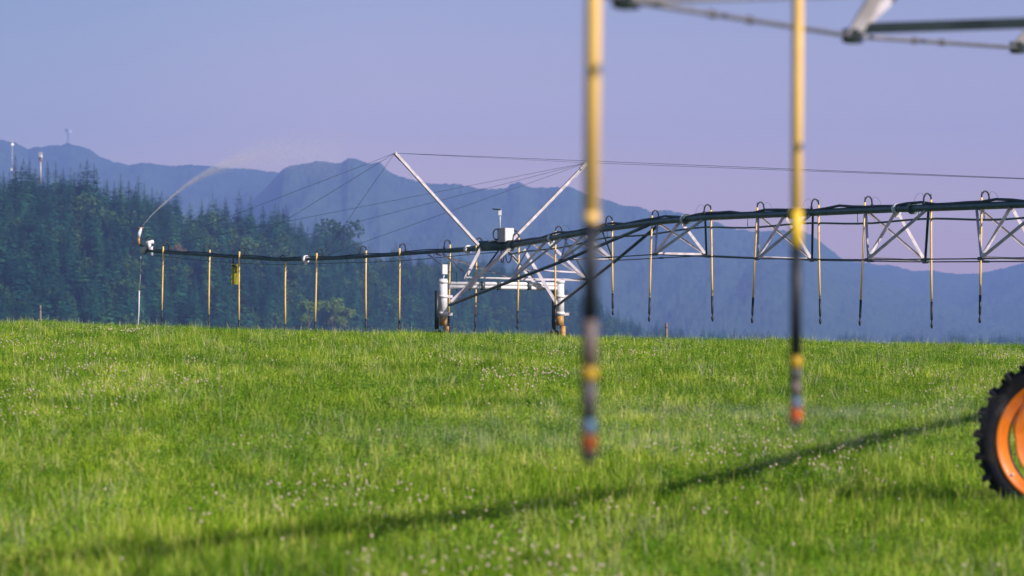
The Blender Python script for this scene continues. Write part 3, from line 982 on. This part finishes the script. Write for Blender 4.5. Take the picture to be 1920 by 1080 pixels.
# drop hoses: (px of top, px of tip, y black, y tip or None, side, label)
FG = 'drop hoses of the far irrigation machine'
fd = [
    (306, 303, 582, None, 1, 'yellow drop hose nearest the end gun at the tip of the boom'),
    (393.5, 391, 590, None, -1, 'yellow drop hose midway between the end gun and the yellow sign'),
    (449, 448, 600, None, 1, 'yellow drop hose touching the right edge of the hanging yellow sign'),
    (535.5, 535, 608, None, 0, 'yellow drop hose without a raised hook, just left of the white boom clamp'),
    (594, 590.5, 603, None, 1, 'slightly slanted yellow drop hose just right of the white boom clamp'),
    (686.5, 686, 598, None, -1, 'yellow drop hose in the widest gap between boom clamp and tower'),
    (749.5, 748.5, 601, None, 1, 'last yellow drop hose left of the tower with forest behind it'),
    (844, 841, 590, None, -1, 'yellow drop hose hanging close beside the left steering post of the tower'),
    (893, 891, 590, None, 1, 'yellow drop hose under the boom clamp next to the left mast foot'),
    (973, 970, 583, None, -1, 'yellow drop hose under the control box in the middle of the tower'),
    (1042, 1041, 572, None, 1, 'yellow drop hose just left of the right steering post of the tower'),
    (1148, 1149, 550, 591, -1, 'far yellow drop hose immediately right of the nearest blurred hose'),
    (1223, 1217, 558, 603, 1, 'far drop hose at left foot of the truss triangle over open mountain'),
    (1333, 1336, 555, 603, -1, 'far drop hose centred in the gap between the two blurred hoses'),
    (1420, 1410, 558, 606, 1, 'far slanted drop hose left of the second blurred hose'),
    (1535, 1538, 560, 608, -1, 'far drop hose close right of the second blurred hose'),
    (1622, 1612, 562, 611, 1, 'far slanted drop hose where the mountain ridge meets the low gap'),
    (1746, 1747, 566, 616, -1, 'far drop hose reaching lowest of all over the blue gap'),
    (1841, 1837, 553, 606, 1, 'rightmost far drop hose with the tallest hook'),
]
for (px, pt, yb, yt_, side, lab) in fd:
    boom = px < 925
    s = b_of_px(px) if boom else s_of_px(px)
    fp = boom_pt if boom else far_pt
    side_off = .16 * (side if side else .6)
    attach = fp(s, 0, dz=.09)
    d = fp(s, side_off).y
    top = P(px, 0, d); top.z = fp(s).z + (.20 if side else -.06)
    # the pipe is entered beside the tube, on the other side of the hook
    attach = attach + (attach - Vector((top.x, top.y, attach.z))) * .35
    if abs(attach.x - top.x) < .14:
        attach.x = top.x + .19 * (1 if side > 0 else -1)
        attach.z = fp(s_of_px(960 + attach.x / attach.y * F) if not boom else b_of_px(960 + attach.x / attach.y * F)).z + .09
    zb = z_of(yb, d)
    zt = z_of(yt_, d) if yt_ else zb - .58
    zt = max(zt, g1(top.x, d) + .35)
    tip = P(pt, 0, d); tip.z = zt
    drop(lab, FG, attach, top, tip, zb, .027 if d > 85 else .025, hook=.15 if side else .06, loop=side != 0)

# thin white hose at the boom's very end
root = empty('drain_hose', P(261, 612, be.y), 'thin whitish hose hanging below the end gun', 'hose')
k_ = MB(); k_.tube([P(264, 478, be.y), P(263, 520, be.y), P(261, 545, be.y)], .012, 8); k_.build('tube', M['boxgrey'], root, root.location)
k_ = MB(); k_.tube([P(261, 545, be.y), P(260.5, 580, be.y), P(258, 625, be.y)], .022, 8); k_.build('lower_tube', M['white'], root, root.location)

# hanging sign
sc_ = boom_pt(b_of_px(441)); sd_ = sc_.y - .12
root = empty('hanging_sign', P(441, 534, sd_), 'yellow-green board hanging from the boom with dark marks on it', 'sign')
k_ = MB(); c = P(441, 514, sd_); k_.box(c, Vector((.135, 0, 0)), Vector((0, .02, 0)), Vector((0, 0, .37))); k_.build('board', M['sign'], root, root.location)
k_ = MB()
k_.box(c + Vector((-.045, -.022, .16)), Vector((.012, 0, .0)), Vector((0, .004, 0)), Vector((0, 0, .13)))
k_.box(c + Vector((.03, -.022, .16)), Vector((.03, 0, .0)), Vector((0, .004, 0)), Vector((0, 0, .13)))
k_.box(c + Vector((-.06, -.022, .30)), Vector((.06, 0, .0)), Vector((0, .004, 0)), Vector((0, 0, .03)))
k_.build('marking', M['cable'], root, root.location)
k_ = MB()
k_.tube([P(437, 494, sd_), P(437, 480, sc_.y)], .02, 6); k_.tube([P(445, 494, sd_), P(445, 480, sc_.y)], .012, 6); k_.build('hanger', M['cable'], root, root.location)

# posts standing at the crest
for (px, y0, d, w, lab, m) in ((75.5, 572, 64.5, .05, 'pale wooden post standing at the left end of the crest', 'grey_post'), (1249.5, 606, 66, .055, 'brown wooden post on the crest between the blurred hoses', 'wood')):
    top = P(px, y0, d); gz = g1(top.x, top.y)
    root = empty('wooden_post', (top.x, top.y, gz), lab, 'post', 'posts on the crest')
    k_ = MB(); k_.tube([Vector((top.x + .015, top.y, gz - .1)), Vector((top.x, top.y, (top.z + gz) / 2)), top - Vector((0, 0, .015)), top], [w / 2, w / 2 * .97, w / 2 * .95, w / 2 * .75], 9)
    k_.build('pole', M[m], root, root.location)
    k_ = MB(); k_.tube([top - Vector((.0, 0, .10)), top - Vector((0, 0, .075))], w / 2 * 1.12, 9); k_.build('wire_tie', M['wire'], root, root.location)

# ------------------------------------------------------------------ far land
def land(name, prof, dist, xr, depth, back, m, nu, nv_, seed, spur, rough_amp, base=-22.0):
    """a hill: its skyline follows prof (px, py) at distance dist(px); slopes fall towards the viewer in spurs and away behind"""
    pxs = np.linspace(xr[0], xr[1], nu)
    py = np.interp(pxs, [p[0] for p in prof], [p[1] for p in prof])
    D = np.interp(pxs, [d[0] for d in dist], [d[1] for d in dist])
    zr = EYE + (HORIZON - py) / F * D
    jag = rough_amp * .5 * fbm(pxs * .14, pxs * 0 + seed, 3, seed) + rough_amp * .35 * np.abs(vnoise(pxs * .8, pxs * 0 + 3, seed))
    vv = np.concatenate([-np.linspace(1, 0, nv_) ** 1.0, np.linspace(.06, 1, 14)])
    U, Vv = np.meshgrid(np.arange(nu), vv, indexing='xy')
    PX = pxs[U]; ZR = zr[U]; DD = D[U] + np.where(Vv < 0, Vv * depth, Vv * back)
    t = np.abs(Vv)
    sp = fbm(PX * .0075 + t * 1.2 + seed, t * 1.5 + seed, 3, seed + 3)
    fall = np.where(Vv < 0, 1 - t ** (1.05), 1 - t ** 1.2)
    w = np.sin(np.pi * np.clip(t, 0, 1)) ** .8
    Z = base + (ZR - base) * np.clip(fall + spur * sp * w, 0, 1.0) 
    Z = Z + rough_amp * .6 * fbm(PX * .12, t * 34, 3, seed + 9) * (t > 0)
    # never let the front slope stand above the skyline as seen
    lim = EYE + (ZR - EYE) * DD / D[U] - .004 * np.abs(ZR - base) * (t > 0)
    Z = np.where(Vv < 0, np.minimum(Z, lim), Z)
    Z = Z + jag[U] * np.exp(-(t / .03) ** 2)
    X = (PX - 960) / F * DD
    verts = np.stack([X, DD, Z], -1).reshape(-1, 3)
    i_, j_ = np.meshgrid(np.arange(len(vv) - 1), np.arange(nu - 1), indexing='ij')
    a = (i_ * nu + j_).reshape(-1)
    me = mesh_from_arrays(name, verts, np.stack([a, a + 1, a + nu + 1, a + nu], -1), 4, [m], True)
    ob = bpy.data.objects.new(name, me); COL.objects.link(ob)
    tag(ob, kind='structure')
    return ob


def forest_mat(name, c1, c2, sc):
    m = mat(name, c2, 0.95, 0, 0, sc, 0.0, col2=c1, spec=.1)
    nt = m.node_tree
    nz = [n for n in nt.nodes if n.type == 'TEX_NOISE'][0]
    nz.inputs['Detail'].default_value = 9; nz.inputs['Roughness'].default_value = .65
    bp = nt.nodes.new('ShaderNodeBump'); bp.inputs['Strength'].default_value = .6; bp.inputs['Distance'].default_value = 10
    nt.links.new(nz.outputs['Fac'], bp.inputs['Height']); nt.links.new(bp.outputs['Normal'], nt.nodes['Principled BSDF'].inputs['Normal'])
    return m


MF = forest_mat('far forested slope', (0.02, 0.042, 0.022), (0.05, 0.08, 0.038), 0.022)
ridge_a = [(-1600, 330), (-600, 300), (-200, 270), (0, 262), (30, 268), (52, 281), (64, 277), (100, 274), (128, 269), (145, 273), (165, 279), (190, 296), (220, 305), (240, 310), (268, 304), (300, 310), (330, 311), (360, 309), (395, 312), (430, 316), (470, 318), (525, 324), (700, 380), (1100, 480), (1500, 590)]
ridge_b = [(200, 560), (380, 470), (480, 370), (520, 330), (530, 318), (545, 311), (565, 309), (590, 302), (615, 304), (640, 306), (652, 297), (664, 296), (690, 308), (712, 304), (725, 318), (740, 329), (770, 337), (800, 344), (830, 346), (850, 345), (875, 349), (900, 354), (930, 355), (950, 352), (962, 344), (975, 342), (990, 350), (1010, 353), (1050, 351), (1071, 352), (1090, 360), (1115, 370), (1136, 375), (1162, 384), (1185, 387), (1206, 390), (1219, 398), (1247, 395), (1273, 398), (1299, 406), (1351, 420), (1382, 432), (1422, 434), (1470, 433), (1508, 434), (1536, 451), (1574, 482), (1600, 500), (1700, 545), (1900, 600), (2600, 610)]
ridge_c = [(900, 560), (1300, 520), (1500, 490), (1585, 489), (1652, 497), (1676, 498), (1709, 508), (1751, 508), (1790, 513), (1820, 515), (1851, 511), (1890, 501), (1920, 494), (2100, 450), (2600, 400), (3500, 420)]
land('mountain_ridge', ridge_a, [(-2000, 5500), (3000, 5500)], (-1600, 1500), 1900, 500, MF, 1100, 70, 2, .16, 4.0)
land('mountain_ridge', ridge_b, [(-2000, 4800), (3000, 4800)], (200, 2600), 1500, 700, MF, 1100, 70, 8, .17, 3.5)
land('mountain_ridge', ridge_c, [(-2000, 5500), (4000, 5500)], (900, 3500), 1500, 500, MF, 800, 50, 14, .15, 3.5)

# wooded hill
treeline = [(-700, 240), (-300, 270), (0, 322), (28, 312), (55, 316), (110, 316), (163, 322), (200, 338), (226, 340), (259, 342), (285, 354), (315, 370), (355, 382), (422, 378), (478, 388), (522, 392), (575, 424), (628, 424), (660, 440), (697, 459), (760, 462), (813, 468), (860, 476), (924, 482), (980, 496), (1060, 520), (1120, 536), (1160, 578), (1260, 604), (1400, 614), (1560, 624), (1720, 650), (2600, 675)]
tdist = [(-700, 1000), (0, 1040), (400, 1150), (700, 1350), (1000, 1650), (1300, 2000), (1700, 2300), (2600, 2600)]


def tline(px): return np.interp(px, [p[0] for p in treeline], [p[1] for p in treeline])
def tdis(px): return np.interp(px, [p[0] for p in tdist], [p[1] for p in tdist])


TH = 18.5     # usual tree height on the hill
hill_prof = [(px, min(668, py + TH * .95 / tdis(px) * F)) for px, py in [(p, float(tline(p))) for p in np.linspace(-700, 2600, 240)]]
M['hill'] = mat('forest floor', (0.03, 0.045, 0.02), 0.95, 0, .2, .05)
DEPTH = 300.0
hill = land('wooded_hill', hill_prof, tdist, (-700, 2600), DEPTH, 250, M['hill'], 420, 50, 23, .05, .6)


def hill_z(px, t):
    """ground height on the front slope, t = 0 skyline .. 1 foot"""
    zr = EYE + (HORIZON - np.interp(px, [p[0] for p in hill_prof], [p[1] for p in hill_prof])) / F * tdis(px)
    return -22.0 + (zr + 22.0) * (1 - np.clip(t, 0, 1) ** 1.05)


def conifer_mesh(name, H, Rm, seed, m, ragged=.3):
    r = np.random.default_rng(seed); V = []; T = []
    z = H * .10; lev = 0
    while z < H * .985:
        f = (z - H * .10) / (H * .9)
        rr = Rm * (1 - f) ** .82 * r.uniform(1 - ragged, 1 + ragged * .6) + .12
        n = int(r.integers(6, 10)) if f < .85 else 5
        th0 = r.uniform(0, 6.28)
        for i in range(n):
            th = th0 + 6.283 * i / n + r.normal(0, .25)
            L = rr * r.uniform(.6, 1.15); dr = L * r.uniform(.18, .5) - (.4 if f > .7 else 0) * L
            dx, dy = math.cos(th), math.sin(th); px_, py_ = -dy, dx
            segs = 3
            for q in range(segs):
                t0 = q / segs; t1 = (q + 1.25) / segs
                w = L * .42 * (1 - .55 * t0) * r.uniform(.7, 1.3)
                c0 = (dx * L * t0, dy * L * t0, z - dr * t0 ** 1.4)
                c1 = (dx * L * min(t1, 1.05), dy * L * min(t1, 1.05), z - dr * min(t1, 1.05) ** 1.4 - .12 * w)
                k = len(V)
                V += [c0, (c0[0] + px_ * w + dx * w * .5, c0[1] + py_ * w + dy * w * .5, c0[2] - .45 * w), c1,
                      (c0[0] - px_ * w + dx * w * .5, c0[1] - py_ * w + dy * w * .5, c0[2] - .45 * w)]
                T += [(k, k + 1, k + 2), (k, k + 2, k + 3)]
        z += H * .031 * r.uniform(.7, 1.3) * (1 - .35 * f); lev += 1
    k = len(V); V += [(.12, 0, H * .93), (-.12, .1, H * .93), (0, -.12, H * .93), (0, 0, H * 1.02)]
    T += [(k, k + 1, k + 3), (k + 1, k + 2, k + 3), (k + 2, k, k + 3)]
    return mesh_from_arrays(name, V, T, 3, [m])


def broad_mesh(name, H, Rm, seed, m, n=1500):
    r = np.random.default_rng(seed); V = []; T = []
    lobes = [(r.normal(0, Rm * .42), r.normal(0, Rm * .42), H * r.uniform(.42, .86), Rm * r.uniform(.3, .55)) for _ in range(11)] + [(0, 0, H * .7, Rm * .6)]
    for i in range(n):
        lx, ly, lz, lr = lobes[int(r.integers(len(lobes)))]
        d = r.normal(0, 1, 3); d /= np.linalg.norm(d)
        rad = lr * r.uniform(.55, 1.08)
        c = np.array([lx, ly, lz]) + d * rad * np.array([1, 1, .85])
        u = r.normal(0, 1, 3); u /= np.linalg.norm(u); v = np.cross(u, d + .3 * r.normal(0, 1, 3)); v /= np.linalg.norm(v) + 1e-9
        s = r.uniform(.18, .42) * Rm * .28
        k = len(V); V += [c - u * s, c - v * s * .7, c + u * s, c + v * s * .7]
        T += [(k, k + 1, k + 2), (k, k + 2, k + 3)]
    return mesh_from_arrays(name, V, T, 3, [m])


def trunk_mesh(name, H, r0):
    b = MB(); b.tube([Vector((0, 0, -1.0)), Vector((.05, 0, H * .3)), Vector((0, .08, H * .65)), Vector((0, 0, H * .97))], [r0, r0 * .8, r0 * .45, r0 * .1], 8)
    if r0 > .4:
        for th in (0.3, 2.2, 4.4):
            b.tube([Vector((0, 0, H * .3)), Vector((math.cos(th) * H * .12, math.sin(th) * H * .12, H * .5)), Vector((math.cos(th) * H * .2, math.sin(th) * H * .2, H * .68))], [r0 * .5, r0 * .35, r0 * .1], 6)
    me = bpy.data.meshes.new(name); me.from_pydata([tuple(v) for v in b.v], [], b.f); me.materials.append(M['bark']); me.update()
    return me


con = [conifer_mesh('conifer_crown', 24, r_, 40 + i, M['needles'] if i % 2 else M['needles_dark'], rg) for i, (r_, rg) in enumerate(((4.3, .3), (3.9, .35), (4.8, .3), (3.4, .35), (5.2, .3)))]
bro = [broad_mesh('tree_crown', 15, 5.6, 60, M['leaves']), broad_mesh('tree_crown', 13, 4.6, 61, M['leaves'])]
bro_pale = broad_mesh('tree_crown', 14, 4.4, 62, M['leaves_pale'])
bro_rust = broad_mesh('tree_crown', 10, 4.0, 63, M['leaves_rust'], 900)
tr_con = trunk_mesh('conifer_trunk', 24, .32); tr_bro = trunk_mesh('tree_trunk', 13, .45)


def tree(name, me, tr, loc, s, label, cat, group, wide=1.0):
    root = empty(name, loc, label, cat, group)
    root.rotation_euler.z = random.uniform(0, 6.28)
    root.scale = (s * wide, s * wide, s)
    c = bpy.data.objects.new('crown', me); COL.objects.link(c); c.parent = root
    t = bpy.data.objects.new('trunk', tr); COL.objects.link(t); t.parent = root
    return c


ordw = ['first', 'second', 'third', 'fourth', 'fifth', 'sixth', 'seventh', 'eighth', 'ninth', 'tenth', 'eleventh', 'twelfth', 'thirteenth', 'fourteenth', 'fifteenth']
sky_trees = [(6, 318), (28, 289), (40, 306), (55, 297), (66, 312), (89, 299), (104, 300), (118, 312), (139, 318), (163, 296), (176, 303), (200, 332), (214, 336), (226, 322), (241, 336), (259, 327), (270, 340), (285, 349), (300, 362), (315, 366), (333, 376), (355, 378), (378, 372), (392, 376), (405, 369), (422, 367), (444, 386), (460, 388), (471, 386), (493, 382), (507, 392), (522, 380), (530, 384), (553, 406), (565, 408), (590, 415), (604, 405), (613, 422)]
protos = []
left_n = 0
for i, (px, py) in enumerate(sky_trees):
    d = float(tdis(px)) - 6
    x = (px - 960) / F * d
    gz = float(hill_z(px, .02)) - .5
    h = EYE + (HORIZON - py) / F * d - gz
    k = [0, 1, 3, 1, 2][i % 5]
    tall = 'tall spired' if py < float(tline(px)) - 11 else 'dark'
    if px < 75: where = 'left of the white tower'; n = [q for q in sky_trees if q[0] < 75].index((px, py))
    elif px < 259: where = 'right of the white tower'; n = [q for q in sky_trees if 75 <= q[0] < 259].index((px, py))
    elif px < 420: where = 'right of the end gun'; n = [q for q in sky_trees if 259 <= q[0] < 420].index((px, py))
    else: where = 'right of the yellow sign'; n = [q for q in sky_trees if 420 <= q[0]].index((px, py))
    lab = f'{tall} conifer on the wooded skyline, {ordw[n]} {where}'
    c = tree('conifer_tree', con[k], tr_con, (x, d, gz), h / 24.3, lab, 'tree', 'conifers along the wooded skyline', wide=1.5 if h < 20 else 1.2)
    if len(protos) < 5 and con[len(protos)].name not in [p.data.name for p in protos]: pass
# round-headed tree at the end of the skyline
d = float(tdis(640)) - 8
for (px, py, me, lab, sc) in ((640, 411, bro[0], 'round-headed broadleaf tree among the last skyline trees, above the boom', 1.0), (668, 440, bro[1], 'rounded dark tree on the falling skyline left of the third guy wire foot', 1.0)):
    d = float(tdis(px)) - 8; gz = float(hill_z(px, .02)) - .5
    h = EYE + (HORIZON - py) / F * d - gz
    tree('broadleaf_tree', me, tr_bro, ((px - 960) / F * d, d, gz), h / 15.0, lab, 'tree', 'broadleaf trees on the wooded hill')
for (px, py, me, lab, ht) in ((578, 552, bro_pale, 'small pale green tree at the forest foot, left of three, behind a slanted hose', 9.5),
                              (622, 548, bro_pale, 'largest pale green tree at the forest foot, middle of three', 10.9),
                              (646, 566, bro_pale, 'pale green tree at the forest foot, right of three', 8.8),
                              (335, 440, bro_rust, 'rust brown tree in the dark forest above the boom', 6.1)):
    d = float(tdis(px)) - (DEPTH * .93 if py > 500 else DEPTH * .42)
    top = P(px, py, d)
    tree('broadleaf_tree', me, tr_bro, (top.x, d, top.z - ht * 1.45), ht * 1.45 / 14.5, lab, 'tree', 'broadleaf trees on the wooded hill')

# the rest of the wood, a mass
crowns = [o for o in COL.objects if o.name.startswith('crown')]
pro = []
for me in con + bro:
    for o in crowns:
        if o.data == me:
            pro.append(o); break
    else:
        # this crown form stands once on the hill as a tree of its own
        px = 690 + 18 * len(pro); d = float(tdis(px)) - 14; gz = float(hill_z(px, .03)) - .5
        pro.append(tree('conifer_tree', me, tr_con, ((px - 960) / F * d, d, gz), .6, 'broad dark conifer on the falling skyline left of the tower', 'tree', 'conifers along the wooded skyline'))
n = 6500
tpx = rng.uniform(-680, 2300, n * 2)
keepw = rng.random(n * 2) < np.interp(tpx, [-700, 0, 800, 1100, 1250, 2300], [.5, .8, 1, 1.0, .9, .5]) * np.where(tpx > 1200, np.clip(.7 + 1.2 * vnoise(tpx * .02, tpx * 0, 91), 0.05, 1), 1)
tpx = tpx[keepw][:n]
tt = rng.random(len(tpx)) ** 1.15
td = tdis(tpx) - tt * DEPTH
tz = hill_z(tpx, tt) - .4
tx = (tpx - 960) / F * td
hs = np.clip(rng.normal(.74, .15, len(tpx)), .4, 1.05)
hs = np.where(tt < .06, np.minimum(hs, .64), hs)
pk = rng.choice(7, len(tpx), p=[.21, .18, .19, .13, .19, .05, .05])
bp_noise = fbm(tpx * .02, tt * 6, 3, 77)
pk = np.where((bp_noise > .36) & (rng.random(len(tpx)) < .7), rng.choice([5, 6], len(tpx)), pk)
hs = np.where(pk >= 5, hs * 1.1, hs)
hs = hs * np.where(tpx > 1050, .8, 1.0)
wd = hs * rng.uniform(.95, 1.4, len(tpx))
wood = scatter('forest', np.stack([tx, td, tz], -1), np.stack([rng.normal(0, .03, len(tpx)), rng.normal(0, .03, len(tpx)), rng.uniform(0, 6.28, len(tpx))], -1), np.stack([wd, wd, hs], -1), pk, pro)
tag(wood, 'dense dark conifer forest covering the hill behind the field', 'forest', kind='stuff')

# communication towers
def lattice(root, o, base, top, w0, w1, m, bars):
    k_ = MB()
    cs = [(-1, -1), (1, -1), (1, 1), (-1, 1)]
    for (a, b) in cs:
        k_.tube([base + Vector((a * w0, b * w0, 0)), top + Vector((a * w1, b * w1, 0))], max(.12, w0 * .12), 5)
    for i in range(bars):
        t0 = i / bars; t1 = (i + 1) / bars
        for (a, b), (c, d) in zip(cs, cs[1:] + cs[:1]):
            wa = w0 + (w1 - w0) * t0; wb = w0 + (w1 - w0) * t1
            k_.tube([base.lerp(top, t0) + Vector((a * wa, b * wa, 0)), base.lerp(top, t1) + Vector((c * wb, d * wb, 0))], max(.08, w0 * .07), 4)
    k_.build('lattice', m, root, o)


def dish(root, o, c, r, m, dirv):
    k_ = MB(); k_.lathe(c, dirv, [(0, .05), (r * .1, r * .5), (r * .35, r), (r * .4, r), (r * .15, r * .5), (.2, .05)], 16); k_.build('dish', m, root, o)


CG = 'communication towers on the hills'
d = 5500 - 10
b0 = P(127, 272, d); t0 = P(127, 243, d)
r0 = empty('communication_tower', b0, 'grey mast with two round dishes on the far left ridge', 'tower', CG)
lattice(r0, b0, b0, t0, 1.6, 1.1, M['galv_dark'], 6)
dish(r0, b0, P(124.5, 244, d - 3), 3.0, M['boxgrey'], Vector((-.4, -1, 0))); dish(r0, b0, P(131, 247, d - 3), 3.0, M['boxgrey'], Vector((.4, -1, 0)))
d = 1043
b0 = P(75.5, 345, d); t0 = P(75.5, 302, d); t1 = P(75.5, 285, d)
r0 = empty('communication_tower', b0, 'white tower with red-banded head rising from the wooded skyline', 'tower', CG)
k_ = MB(); k_.tube([b0, t0], [.33, .28], 8); k_.build('pole', M['boxgrey'], r0, b0)
lattice(r0, b0, t0, t1, .45, .38, M['boxgrey'], 4)
for yy in (289, 296, 301):
    pc = P(75.5, yy, d)
    k_ = MB(); k_.box(pc, Vector((.48, 0, .16)), Vector((0, .4, 0)), Vector((0, 0, .2))); k_.build('antenna_panel', M['redpaint'] if yy != 289 else M['boxgrey'], r0, b0)
dish(r0, b0, P(77, 293, d - 1), .4, M['white'], Vector((.3, -1, 0)))
b0 = P(22, 345, d + 3); t0 = P(22.5, 262, d + 3)
r0 = empty('communication_tower', b0, 'thin pale pole with a white dish at the far left edge of the forest', 'tower', CG)
k_ = MB(); k_.tube([b0, t0], [.13, .09], 8); k_.build('pole', M['boxgrey'], r0, b0)
dish(r0, b0, P(22.5, 271, d + 2), .5, M['white'], Vector((.3, -1, .1))); dish(r0, b0, P(21, 318, d + 2), .4, M['white'], Vector((.3, -1, .1)))
k_ = MB(); k_.bar(P(18, 265, d + 3), P(28, 266, d + 3), .3, .25); k_.build('cross_arm', M['boxgrey'], r0, b0)

# ------------------------------------------------------------------ water
def water_mat(name, alpha=1.0):
    m = bpy.data.materials.new(name); m.use_nodes = True
    nt = m.node_tree; nt.nodes.clear()
    out = nt.nodes.new('ShaderNodeOutputMaterial')
    a = nt.nodes.new('ShaderNodeBsdfDiffuse'); a.inputs['Color'].default_value = (.85, .82, .84, 1)
    b = nt.nodes.new('ShaderNodeBsdfTranslucent'); b.inputs['Color'].default_value = (.85, .82, .84, 1)
    mx = nt.nodes.new('ShaderNodeMixShader'); mx.inputs[0].default_value = .5
    nt.links.new(a.outputs[0], mx.inputs[1]); nt.links.new(b.outputs[0], mx.inputs[2]); nt.links.new(mx.outputs[0], out.inputs['Surface'])
    return m


M['water'] = water_mat('water drops')
jet_px = [(267, 423), (285, 402), (300, 388), (325, 365), (350, 346), (375, 330), (400, 317), (440, 299), (480, 286), (520, 279), (560, 275), (600, 273), (640, 274)]
jx = np.array([p[0] for p in jet_px], float); jy = np.array([p[1] for p in jet_px], float)
njet = 34000
u = rng.random(njet) ** .62
qx = 267 + u * 373
qy = np.interp(qx, jx, jy)
wj = np.interp(qx, [267, 300, 350, 400, 450, 520, 640], [.008, .014, .035, .085, .19, .34, .55])
dj = be.y - .5 * (qx - 267) / 100
px_ = (qx - 960) / F * dj + rng.normal(0, 1, njet) * wj * .7
pz_ = EYE + (HORIZON - qy) / F * dj + rng.normal(0, 1, njet) * wj - np.abs(rng.normal(0, 1, njet)) * wj * .5
py_ = dj + rng.normal(0, 1, njet) * wj
jet = balls('water_jet', np.stack([px_, py_, pz_], -1), rng.uniform(.0024, .0055, njet) * np.interp(qx, [267, 640], [1.2, .8]), M['water'])
tag(jet, 'arched jet of water thrown by the end gun above the forest', 'water jet', kind='stuff')


def sprinkler(center, n, reach, label, size):
    th = rng.uniform(0, 6.283, n); rr = .12 + reach * rng.random(n) ** .9
    x = center[0] + rr * np.cos(th); y = center[1] + rr * np.sin(th)
    z = center[2] + .10 * rr - .085 * rr ** 2 + rng.normal(0, .02, n) * (.3 + rr)
    k = y > 5.5
    o = balls('sprinkler_spray', np.stack([x, y, z], -1)[k], rng.uniform(size * .6, size * 1.3, n)[k], M['water'])
    tag(o, label, 'spray', 'sprinkler spray', 'stuff')


sprinkler((0.200, 8.4, 1.335), 1300, 1.0, 'faint fan of spray round the nozzle of the nearest blurred hose', .0016)
sprinkler((0.974, 11.0, 1.335), 1300, 1.1, 'faint fan of spray round the nozzle of the thinner blurred hose', .0019)

# ------------------------------------------------------------------ haze
hz = MB(); hz.box(Vector((0, 2900, 178)), Vector((4200, 0, 0)), Vector((0, 3250, 0)), Vector((0, 0, 202)))
mh = bpy.data.materials.new('haze'); mh.use_nodes = True
nt = mh.node_tree; nt.nodes.clear()
out = nt.nodes.new('ShaderNodeOutputMaterial')
pv = nt.nodes.new('ShaderNodeVolumePrincipled')
pv.inputs['Color'].default_value = (0.30, 0.43, 0.95, 1)
pv.inputs['Density'].default_value = 1.9e-4
pv.inputs['Anisotropy'].default_value = 0.0
nt.links.new(pv.outputs[0], out.inputs['Volume'])
hob = hz.build('haze', mh)
tag(hob, kind='stuff')
